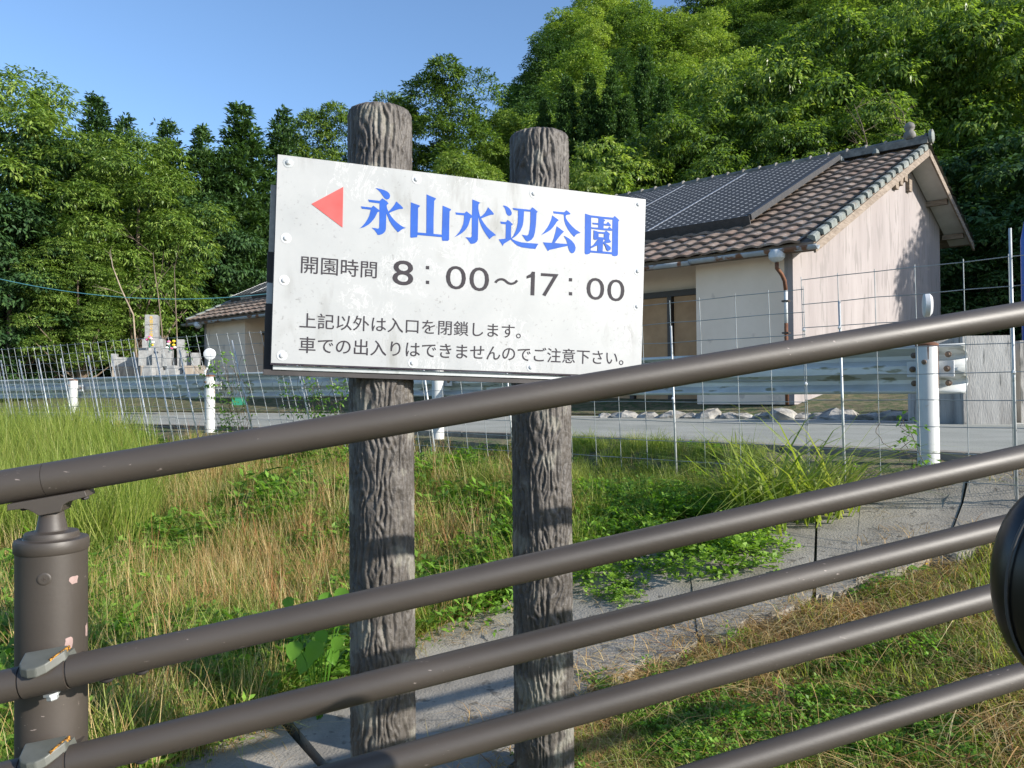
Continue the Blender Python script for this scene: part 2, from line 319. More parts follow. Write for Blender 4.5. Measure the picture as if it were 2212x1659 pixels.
def ribbon(name, s0, s1, z, mat, i0=0, i1=None, thick=0, parent=None, kind='structure'):
    i1 = i1 or len(GC)-1; mb = MB(); n = 0
    idx = list(range(i0, i1+1, 1))
    for i in idx: mb.v += [off(i, s0, z), off(i, s1, z)] + ([off(i, s0, z-thick), off(i, s1, z-thick)] if thick else [])
    k = 4 if thick else 2
    for j in range(len(idx)-1):
        a = j*k; b = a+k; mb.f.append((a, a+1, b+1, b))
        if thick: mb.f += [(a, b, b+2, a+2), (a+1, a+3, b+3, b+1)]
    o = mb.build(name, M[mat], parent); return tag(o, kind=kind) if parent is None else o
ribbon('road', -.62, -7.3, -.478, 'asphalt')
ribbon('road_marking', -6.60, -6.76, -.474, 'line')
kr = empty('kerb', (0,0,0), None, None); kr['kind'] = 'structure'
ii = 0
for j in range(8, len(GC)-10, 8):                       # kerb blocks, 2 m each
    if GC[j].y > 24 or GC[j].x > 7: continue
    mb = MB()
    for i in range(j, j+9):
        jit = 0
        mb.v += [off(i, -.60, -.455), off(i, -.42, -.455), off(i, -.42, -.62), off(i, -.60, -.62)]
    # shrink the ends for a joint
    e = (mb.v[4]-mb.v[0])*.03
    for q in range(4): mb.v[q] += e; mb.v[-1-q] -= e
    for a in range(8):
        A_ = a*4
        for q in range(4): mb.f.append((A_+q, A_+(q+1) % 4, A_+4+(q+1) % 4, A_+4+q))
    mb.f += [(0,3,2,1), (32,33,34,35)]
    mb.build('kerb_stone', M['kerb'], kr)
ribbon('road_verge', -7.3, -8.7, -.44, 'gravel')
# ------------------------------------------------------------------ concrete apron slabs
UP = [(-1.7,2.0),(-1.12,2.95),(-.5,3.95),(.37,4.62),(1.1,4.95),(1.85,5.1),(2.6,5.0),(3.5,4.75),(4.4,4.2)]
LO = [(-.9,1.0),(-.35,1.85),(.02,2.75),(.35,3.3),(.85,3.5),(1.3,3.62),(1.95,3.85),(2.6,4.0),(3.8,3.6)]
def along(pl, t):
    t = t*(len(pl)-1); i = min(int(t), len(pl)-2); f_ = t-i; return V((pl[i][0]*(1-f_)+pl[i+1][0]*f_, pl[i][1]*(1-f_)+pl[i+1][1]*f_, 0))
ap = empty('concrete_apron', (0,0,0), None, None); ap['kind'] = 'structure'
cuts = [0, .155, .34, .50, .655, .70, .80, .9, 1.0]
ej = random.Random(3)
for c0, c1 in zip(cuts[:-1], cuts[1:]):
    mb = MB(); g = .0012; nu = 10; nv_ = 8; h = {}; tilt = random.uniform(-.012, .012)
    for a in range(nu+1):
        t = c0+g + (c1-c0-2*g)*a/nu; p0 = along(LO, t)+V((0, .03*math.sin(t*90)+ej.uniform(-.02,.02), 0)); p1 = along(UP, t)+V((0, .04*math.sin(t*70+1)+ej.uniform(-.03,.03), 0))
        for b in range(nv_+1):
            q = p0.lerp(p1, b/nv_); z = tz(q.x, q.y)+.055+tilt*(a/nu-.5); h[a, b] = len(mb.v); mb.v.append(V((q.x, q.y, z)))
    n0 = len(mb.v); mb.v += [p-V((0,0,.12)) for p in mb.v[:n0]]
    for a in range(nu):
        for b in range(nv_): mb.f.append((h[a,b], h[a+1,b], h[a+1,b+1], h[a,b+1]))
    for a in range(nu): mb.f += [(h[a,0], h[a,0]+n0, h[a+1,0]+n0, h[a+1,0]), (h[a,nv_], h[a+1,nv_], h[a+1,nv_]+n0, h[a,nv_]+n0)]
    for b in range(nv_): mb.f += [(h[0,b], h[0,b+1], h[0,b+1]+n0, h[0,b]+n0), (h[nu,b], h[nu,b]+n0, h[nu,b+1]+n0, h[nu,b+1])]
    mb.build('concrete_slab', M['apron'], ap, smooth='auto')
# ------------------------------------------------------------------ house
A = P(1760, 515, 13.8); U = V((.78,-.626,0)); Vv = V((.71,.704,0)); UPZ = V((0,0,1)); SL = 3.19/6.57; LEN = 22.4; GZ = -.25
UPZ = V((0,0,1))
def HR(a, b, z): p = A + U*a + Vv*b; return V((p.x, p.y, z))
def roofz(b): return A.z + (b*SL if b <= 6.57 else 6.57*SL - (b-6.57)*(1.85/3.76))
nf = U.cross(Vv).normalized(); nf = (V((U.x,U.y,0)).cross(Vv+UPZ*SL)).normalized()
if nf.z < 0: nf = -nf
house = empty('house', HR(-11, 4, GZ), 'long pale plaster house with brown tiled roof and solar panels behind the guardrail', 'house')
def slab(mb, pts, th):     # polygon with thickness along -z
    mb.prism(pts, V((0,0,-th)))
def wallpoly(name, pts, n, th, mat, label=None):
    MB().prism(pts, V(n)*th).build(name, M[mat], house, label=label)
ba = -.57
wallpoly('wall', [HR(ba,.38,GZ), HR(ba,9.38,GZ), HR(ba,9.38,roofz(9.38)-.13), HR(ba,6.57,roofz(6.57)-.13), HR(ba,.38,roofz(.38)-.13)], -U, .16, 'wall', 'pinkish gable wall streaked with grey')
wallpoly('wall', [HR(ba-.163,.38,GZ), HR(-2.55,.38,GZ), HR(-2.55,.38,roofz(.38)-.2), HR(ba-.163,.38,roofz(.38)-.2)], Vv, .15, 'facade', 'cream wall beside the downpipe')
wallpoly('wall', [HR(-2.55,.533,GZ), HR(-2.55,1.1,GZ), HR(-2.55,1.1,roofz(.9)), HR(-2.55,.533,roofz(.38)-.2)], U, .1, 'facade')
wallpoly('wall', [HR(-19.2,.38,GZ), HR(-21.7,.38,GZ), HR(-21.7,.38,roofz(.38)-.2), HR(-19.2,.38,roofz(.38)-.2)], Vv, .15, 'facade', 'cream wall at the far left end')
wallpoly('wall', [HR(-19.3,.533,GZ), HR(-19.3,1.1,GZ), HR(-19.3,1.1,roofz(.9)), HR(-19.3,.533,roofz(.38)-.2)], U, .1, 'facade')
wallpoly('wall', [HR(-21.85,.38,GZ), HR(-21.85,9.38,GZ), HR(-21.85,9.38,roofz(9.38)-.13), HR(-21.85,6.57,roofz(6.57)-.13), HR(-21.85,.38,roofz(.38)-.13)], U, .14, 'wall')
wallpoly('wall', [HR(-2.45,1.12,GZ), HR(-19.2,1.12,GZ), HR(-19.2,1.12,roofz(1)-.2), HR(-2.45,1.12,roofz(1)-.2)], Vv, .12, 'facade')
wallpoly('wall', [HR(ba-.17,9.22,GZ), HR(-21.7,9.22,GZ), HR(-21.7,9.22,roofz(9.38)-.16), HR(ba-.17,9.22,roofz(9.38)-.16)], Vv, .15, 'facade')
# door boards in the recess, with frames
DT = -.1+A.z-.58
RX = Matrix(((U.x, Vv.x, 0), (U.y, Vv.y, 0), (0, 0, 1)))
wi = 0; a = -2.62
while a > -19.0:
    w = .86 if wi % 2 == 0 else .86
    c = HR(a-w/2, 1.06, 0); d = MB().box((c.x, c.y, (GZ+.1+DT)/2), (w-.05, .04, DT-GZ-.1), RX).build('door_panel', M['door'], house)
    c = HR(a-w-.05, 1.03, 0); MB().box((c.x, c.y, (GZ+DT)/2), (.10, .12, DT-GZ), RX).build('door_post', M['darkframe'], house)
    a -= w+.10; wi += 1
for z, hh in ((DT+.07, .13), (GZ+.05, .1)):
    mb = MB(); p0 = HR(-2.56, 1.0, z); p1 = HR(-19.2, 1.0, z); mb.hexa([p0-UPZ*hh/2, p1-UPZ*hh/2, p1+Vv*.1-UPZ*hh/2, p0+Vv*.1-UPZ*hh/2], [p0+UPZ*hh/2, p1+UPZ*hh/2, p1+Vv*.1+UPZ*hh/2, p0+Vv*.1+UPZ*hh/2]); mb.build('door_rail', M['darkframe'], house)
# roof deck, soffit, barge boards
def sheet(a0, a1, b0, b1, dz, th, mat, name, label=None):
    p = [HR(a0,b0,roofz(b0)+dz), HR(a1,b0,roofz(b0)+dz), HR(a1,b1,roofz(b1)+dz), HR(a0,b1,roofz(b1)+dz)]
    return MB().hexa([q-UPZ*th for q in p], p).build(name, M[mat], house, label=label)
sheet(-.02, -LEN, 0, 6.57, -.05, .05, 'wood', 'roof_deck'); sheet(-.02, -LEN, 6.57, 10.33, -.05, .05, 'wood', 'roof_deck')
sheet(-.05, -.55, .1, 6.55, -.125, .02, 'soffit', 'soffit'); sheet(-.05, -.55, 6.60, 10.2, -.125, .02, 'soffit', 'soffit'); 
for b in (.25, 3.1, 6.5, 8.3, 9.7):
    p = HR(-.33, b, roofz(b)-.22); MB().box(p, (.5, .11, .13), RX).build('purlin_end', M['wood'], house)
def barge(b0, b1, a):
    z0, z1 = roofz(b0)-.09, roofz(b1)-.09; q = [HR(a,b0,z0), HR(a,b1,z1)]
    MB().hexa([q[0]-UPZ*.17, q[1]-UPZ*.17, q[1]-UPZ*.17-U*.04, q[0]-UPZ*.17-U*.04], [q[0], q[1], q[1]-U*.04, q[0]-U*.04]).build('barge_board', M['wood'], house, label='weathered grey board along the gable edge')
barge(0, 6.55, .02); barge(6.6, 10.33, .02); barge(0, 6.55, -LEN+.02)
for k in range(4):       # gable vent blocks
    b = 5.85+k*.32; MB().box(HR(-.54, b, roofz(b if b < 6.5 else 12.9-b)-.62), (.12, .2, .3), RX).build('vent_block', M['wood'], house)
# tiles
TP, TS = .36, 6.57/18
def tile_mesh(name, mat):
    mb = MB(); n = 9; L = TS+.07
    prof = [(TP*(k/n), .016*(math.sin(2*math.pi*(k/n)-.9)+.25*math.sin(4*math.pi*(k/n)+.3))+.010) for k in range(n+1)]
    for x, h in prof:
        mb.v += [V((x, 0, h+.056)), V((x, L, h+.010)), V((x, 0, h+.012))]
    for k in range(n):
        a = k*3; mb.f += [(a, a+3, a+4, a+1), (a+2, a+5, a+3, a)]
    me = bpy.data.meshes.new(name); me.from_pydata([tuple(p) for p in mb.v], [], mb.f); me.materials.append(M[mat]); me.shade_smooth(); me.set_sharp_from_angle(angle=math.radians(40)); return me
TM = [tile_mesh('roof_tile', k) for k in ('tileA','tileA','tileB','tileC')]
sd = (Vv+UPZ*SL).normalized(); ud = -U
RT = Matrix((U, sd, U.cross(sd).normalized())).transposed()
if RT.col[2].z < 0: RT.col[2] *= -1
hl = abs_loc(house); cnt = 0
rest_v = []; rest_f = []
tv = np.array([v.co[:] for v in TM[0].vertices]); tf = np.array([p.vertices[:] for p in TM[0].polygons])
def put_tile(a, row, jit=True):
    global cnt
    b = row*TS-.10; p = HR(a, b, A.z+b*SL-.02)
    R_ = RT
    if jit: R_ = RT @ Matrix.Rotation(random.gauss(0,.012), 3, 'Z') @ Matrix.Rotation(random.gauss(0,.01), 3, 'X')
    vis = (a > -2.35) or (row < 4 and a > -7.5) or (row < 3 and a < -17.2)
    if vis and cnt < 295:
        o = bpy.data.objects.new('roof_tile', random.choice(TM)); COL.objects.link(o); o.parent = house; o.location = p-hl; o.rotation_euler = R_.to_euler(); cnt += 1
    else:
        rest_v.append(tv @ np.array(R_).T + np.array(p)-np.array(hl)); rest_f.append(tf + (len(rest_v)-1)*len(tv))
ncol = int((LEN-.25)/TP)
for row in range(18):
    for c in range(ncol):
        a = -.22-TP*(c+1)
        if row > 5 and -16.9-4.5 < a < -2.6: continue          # under the solar panels
        put_tile(a, row)
me = arr_mesh('roof_tiles', np.concatenate(rest_v), np.concatenate(rest_f), M['tileA']); o = link('roof_tiles', me, house); o['kind'] = 'stuff'
# verge tiles down the gable edge
vb = MB(); q = [V((-.12,0,0)), V((.12,0,0)), V((.12,TS*.97,-.03)), V((-.12,TS*.97,-.03))]
def verge_mesh():
    mb = MB(); prof = [(-.06,.03),(-.045,.06),(0,.068),(.05,.06),(.085,.03),(.088,-.075)]
    for x, h in prof: mb.v += [V((x,0,h+.02)), V((x,TS+.04,h-.015))]
    for k in range(5): a = k*2; mb.f.append((a, a+2, a+3, a+1))
    mb.f.append((0,2,4,6,8,10)[::-1]); me = bpy.data.meshes.new('verge_tile'); me.from_pydata([tuple(p) for p in mb.v], [], mb.f); me.materials.append(M['verge']); return me
VM = verge_mesh()
for side in (0, 1):
    for row in range(18):
        o = bpy.data.objects.new('verge_tile', VM); COL.objects.link(o); o.parent = house
        b = row*TS-.06; o.location = HR(-.05 if side == 0 else -LEN+.1, b, A.z+b*SL+.005)-hl; R_ = RT @ Matrix.Rotation(random.gauss(0,.03), 3, 'Z')
        if side: R_ = R_ @ Matrix.Scale(-1, 3, V((1,0,0)))
        o.rotation_euler = R_.to_euler() if not side else RT.to_euler()
# back slope edge tiles
sb_ = (Vv-UPZ*(1.85/3.76)).normalized(); RB = Matrix((U, -sb_, U.cross(-sb_))).transposed()
if RB.col[2].z < 0: RB = Matrix((-U, -sb_, (-U).cross(-sb_))).transposed()
for row in range(10):
    o = bpy.data.objects.new('verge_tile', VM); COL.objects.link(o); o.parent = house; b = 10.36-row*.375
    o.location = HR(-.05, b, roofz(b)+.005)-hl; o.rotation_euler = RB.to_euler()
sheet(-.1, -LEN, 6.6, 10.33, .03, .06, 'tileC', 'roof_tile_layer')
# ridge: stacked courses and round caps
rb = MB()
for k, (w, h) in enumerate(((.34,.09),(.28,.08))):
    z = roofz(6.57)+.02+k*.085; p0 = HR(.02,6.57,z); p1 = HR(-LEN,6.57,z)
    rb.hexa([p0-Vv*w/2, p1-Vv*w/2, p1+Vv*w/2, p0+Vv*w/2], [x+UPZ*h for x in (p0-Vv*w/2, p1-Vv*w/2, p1+Vv*w/2, p0+Vv*w/2)])
rb.build('ridge_course', M['ridge'], house)
cap = bpy.data.meshes.new('ridge_cap'); mb = MB()
for x, r in ((0,.115),(.05,.115),(.06,.085),(.46,.075)):
    for k in range(8): t = math.pi*k/7; mb.v.append(V((-x, math.cos(t)*r, math.sin(t)*r)))
for j in range(3):
    for k in range(7): mb.f.append((j*8+k, j*8+k+1, j*8+k+9, j*8+k+8))
mb.f.append(tuple(range(8))[::-1])
cap.from_pydata([tuple(p) for p in mb.v], [], mb.f); cap.materials.append(M['ridge']); cap.shade_smooth()
RU = Matrix((U, Vv, UPZ)).transposed().to_euler()
for k in range(int(LEN/.46)):
    o = bpy.data.objects.new('ridge_cap', cap); COL.objects.link(o); o.parent = house; o.location = HR(-.02-k*.46, 6.57, roofz(6.57)+.19)-hl; o.rotation_euler = RU
mb = MB(); c = HR(-.42,6.57,roofz(6.57)+.30); mb.lathe(c, [(.02,-.1),(.13,-.08),(.15,.02),(.12,.10),(.08,.14),(.12,.19),(.13,.25),(.09,.32),(.02,.36)], 12)
mb.build('ridge_end_ornament', M['ridge'], house, smooth=True, label='grey knobbed finial tile on the gable end of the ridge')
mb = MB().lathe(HR(.05,6.57,roofz(6.57)+.2), [(.17,-.03),(.17,.04),(.12,.06),(.02,.065)], 14, U); mb.build('ridge_end_disc', M['verge'], house, smooth='auto')
for a_, b_ in ((-1.9,6.2),(-2.9,6.25),(-1.1,6.3),(-3.6,6.35)):       # loose mortar lumps by the ridge
    MB().lathe(HR(a_,b_,roofz(b_)+.08), [(.02,-.03),(.09,0),(.07,.08),(.02,.13)], 7).build('mortar_lump', M['verge'], house)
# solar panels
NRM = RT.col[2].normalized()
pb0, pb1 = 1.5, 6.2; rows = 5; cols = [-1.95,-4.35,-6.2,-8.6,-11.0,-13.4,-15.8,-18.2,-20.6,-21.9]
rh = (pb1-pb0)/rows; LIFT = .24
def RP(a, b, h): return HR(a, b, A.z+b*SL) + NRM*h
for ci in range(len(cols)-1):
    for r in range(rows):
        a0, a1 = cols[ci]-.02, cols[ci+1]+.03; b0, b1 = pb0+r*rh+.008, pb0+(r+1)*rh-.008
        p = [RP(a1,b0,LIFT), RP(a0,b0,LIFT), RP(a0,b1,LIFT), RP(a1,b1,LIFT)]
        mb = MB().hexa([x-NRM*.04 for x in p], p); o = mb.build('solar_panel', M['solar'], house)
        uv = o.data.uv_layers.new(name='cells'); nx = round((a0-a1)/.20); ny = round((b1-b0)*1.11/.20); co = [(0,0),(nx,0),(nx,ny),(0,ny)]
        for poly in o.data.polygons:
            for li in poly.loop_indices:
                uv.data[li].uv = co[o.data.loops[li].vertex_index % 4]
    mb = MB(); a0 = cols[ci+1]+.005
    for x0 in (0,): 
        p = [RP(a0-.025,pb0,LIFT+.004), RP(a0+.025,pb0,LIFT+.004), RP(a0+.025,pb1,LIFT+.004), RP(a0-.025,pb1,LIFT+.004)]; mb.hexa([x-NRM*.04 for x in p], p)
    mb.build('panel_rail', M['alu'], house)
p = [RP(cols[-1]-.05,pb0-.03,LIFT), RP(cols[0]+.03,pb0-.03,LIFT), RP(cols[0]+.03,pb0,LIFT), RP(cols[-1]-.05,pb0,LIFT)]
MB().hexa([x-NRM*.26 for x in p], p).build('panel_skirt', M['panelframe'], house)
p = [RP(cols[0]-.015,pb0,LIFT+.02), RP(cols[0]+.07,pb0,LIFT+.02), RP(cols[0]+.07,pb1,LIFT+.02), RP(cols[0]-.015,pb1,LIFT+.02)]
MB().hexa([x-NRM*.13 for x in p], p).build('panel_side_frame', M['panelframe'], house)
# gutters, hopper, downpipe
def gutter(a0, a1, zo, name='gutter'):
    mb = MB(); pts = []; n = 8; segs = 30
    for i in range(segs+1):
        a = a0+(a1-a0)*i/segs; z = A.z-.13+zo + (.05*math.sin(i*.7) if i % 9 == 0 else 0)*.3
        for k in range(n+1):
            t = math.pi*k/n; mb.v.append(HR(a, -.10+.075*math.cos(t), z-.085*math.sin(t)))
    for i in range(segs):
        for k in range(n): q = i*(n+1)+k; mb.f.append((q, q+1, q+n+2, q+n+1))
    o = mb.build(name, M['gutter'], house, smooth=True); sol = o.modifiers.new('s', 'SOLIDIFY'); sol.thickness = .006
gutter(.1, -2.4, 0); gutter(-2.4, -LEN-.05, -.02)
p0, p1 = HR(.0,.02,A.z-.10), HR(-LEN,.02,A.z-.10)
MB().hexa([p0-UPZ*.12, p1-UPZ*.12, p1-UPZ*.12+Vv*.03, p0-UPZ*.12+Vv*.03], [p0, p1, p1+Vv*.03, p0+Vv*.03]).build('fascia_board', M['wood'], house, label='rust stained fascia under the eave')
sheet(-.1, -LEN, .06, 1.1, -.14, .02, 'wood', 'eave_soffit')
for a_ in (-.66, -LEN+1.0):
    c = HR(a_, -.08, A.z-.34); MB().lathe(c, [(.04,-.03),(.10,.0),(.145,.05),(.15,.14),(.12,.19),(.10,.2)], 16).build('rainwater_head', M['pipewhite'], house, smooth='auto')
c = HR(-.66, -.08, A.z-.36)
MB().tube([c, c-UPZ*.12, c-UPZ*.22+Vv*.12+U*.03, c-UPZ*.34+Vv*.20+U*.05, c-UPZ*.52+Vv*.22+U*.06], .037, 12).build('pipe_elbow', M['rust'], house, smooth=True)
q = c-UPZ*.52+Vv*.22+U*.06
MB().tube([q, q-UPZ*.62], .034, 12).build('downpipe', M['pipewhite'], house, smooth=True); MB().tube([q-UPZ*.62, V((q.x, q.y, GZ))], .035, 12).build('downpipe', M['rust'], house, smooth=True, label='rusty lower part of the downpipe')
for z in (.5, 1.15, 1.75): MB().box((q.x, q.y, GZ+z+.2), (.12,.1,.03), RX).build('pipe_clip', M['darkframe'], house)
# maker's plate on the panel skirt (flat print)
def text_mesh(body, offset=0.0, extrude=0.0):
    c = bpy.data.curves.new('t', 'FONT'); c.body = body; c.offset = offset; c.extrude = extrude; c.resolution_u = 4
    o = bpy.data.objects.new('t', c); COL.objects.link(o); bpy.context.view_layer.update()
    dg = bpy.context.evaluated_depsgraph_get(); m = bpy.data.meshes.new_from_object(o.evaluated_get(dg), depsgraph=dg)
    v = np.array([x.co[:] for x in m.vertices]); f = [tuple(p.vertices) for p in m.polygons]
    bpy.data.objects.remove(o); bpy.data.curves.remove(c); return v, f
c = RP(-20.9, pb0-.032, LIFT-.10); ax = -V(U); ax = V(U); ay = NRM
MB().hexa([c-ax*.35-ay*.07, c+ax*.35-ay*.07, c+ax*.35-ay*.07-Vv*.004, c-ax*.35-ay*.07-Vv*.004], [c-ax*.35+ay*.07, c+ax*.35+ay*.07, c+ax*.35+ay*.07-Vv*.004, c-ax*.35+ay*.07-Vv*.004]).build('name_plate', M['boardgrey'], house)
tv_, tf_ = text_mesh('TOSHIBA', .01); tw = tv_[:,0].max(); th_ = tv_[:,1].max()
mb = MB(); mb.add([c-ax*.32-ay*.045-Vv*.006 + ax*(x[0]/tw*.64) + ay*(x[1]/th_*.09) for x in tv_], tf_); mb.build('plate_lettering', M['letter'], house)
# ------------------------------------------------------------------ park sign
TL = P(600.2,333.4,2.15); BL = P(585.5,783.8,2.15); TR = P(1394.9,430.7,2.53)
ex = TR-TL; ey = BL-TL; en = ex.cross(ey).normalized()
if en.y > 0: en = -en                      # towards the viewer
exn = ex.normalized(); eyn = ey.normalized(); SW, SH = ex.length, ey.length
def S(x, y, h=0): return TL + exn*x + eyn*y + en*h       # metres on the plate, h proud of its face
def hit(px, py):
    r = ray(px, py); M3 = Matrix((exn, eyn, -r)).transposed(); s = M3.inverted() @ (-TL); return s.x, s.y
def zA(x, y): return hit((1000+x*.72333)/1.82278, (550+y*.72333)/1.82278)      # my reading of the plate, then metres on it
sign = empty('park_sign', (-.1, 2.35, -1.35), 'large white park direction sign with blue Japanese title bolted to two bark-textured posts', 'sign')
SQ = Matrix((exn, eyn, -exn.cross(eyn))).transposed()
def sbox(name, x0, y0, x1, y1, h0, h1, mat, label=None):
    return MB().hexa([S(x0,y0,h0), S(x1,y0,h0), S(x1,y1,h0), S(x0,y1,h0)], [S(x0,y0,h1), S(x1,y0,h1), S(x1,y1,h1), S(x0,y1,h1)]).build(name, M[mat], sign, label=label)
sbox('plate', 0, 0, SW, SH, -.003, 0, 'plate', 'stained white sign face')
sbox('plate_edge', -.002, .001, SW+.002, SH+.004, -.014, -.0035, 'edge')
sbox('backing_board', .006, SH+.006, SW-.01, SH+.018, -.03, -.015, 'galv', 'pale strip under the sign face')
sbox('backing_board', .01, .01, SW-.01, SH-.005, -.05, -.0145, 'board')
for x0 in (-.0155,):
    sbox('batten', x0, .075, x0+.05, .27, -.075, -.052, 'boardgrey'); sbox('batten', x0-.003, .27, x0+.05, .36, -.085, -.052, 'board'); sbox('batten', x0-.002, .36, x0+.05, .42, -.078, -.052, 'galv'); sbox('batten', x0-.004, .42, x0+.05, SH+.02, -.085, -.052, 'board')
sbox('bottom_frame', -.020, SH+.0185, SW-.02, SH+.034, -.085, -.02, 'board')
for x, y in ((187,125),(885,215),(1524,293),(2093,352),(175,536),(165,765),(2090,715),(2087,907),(153,1175),(865,1215),(1508,1238)):
    sx, sy = zA(x, y); o = MB().lathe(S(sx, sy, 0), [(.0145,0),(.0145,.0008),(.0075,.0012),(.007,.0035),(.005,.0050),(.001,.0054)], 18, en).build('bolt', M['white'] if (x, y) != (187,125) else M['galv'], sign, smooth='auto')
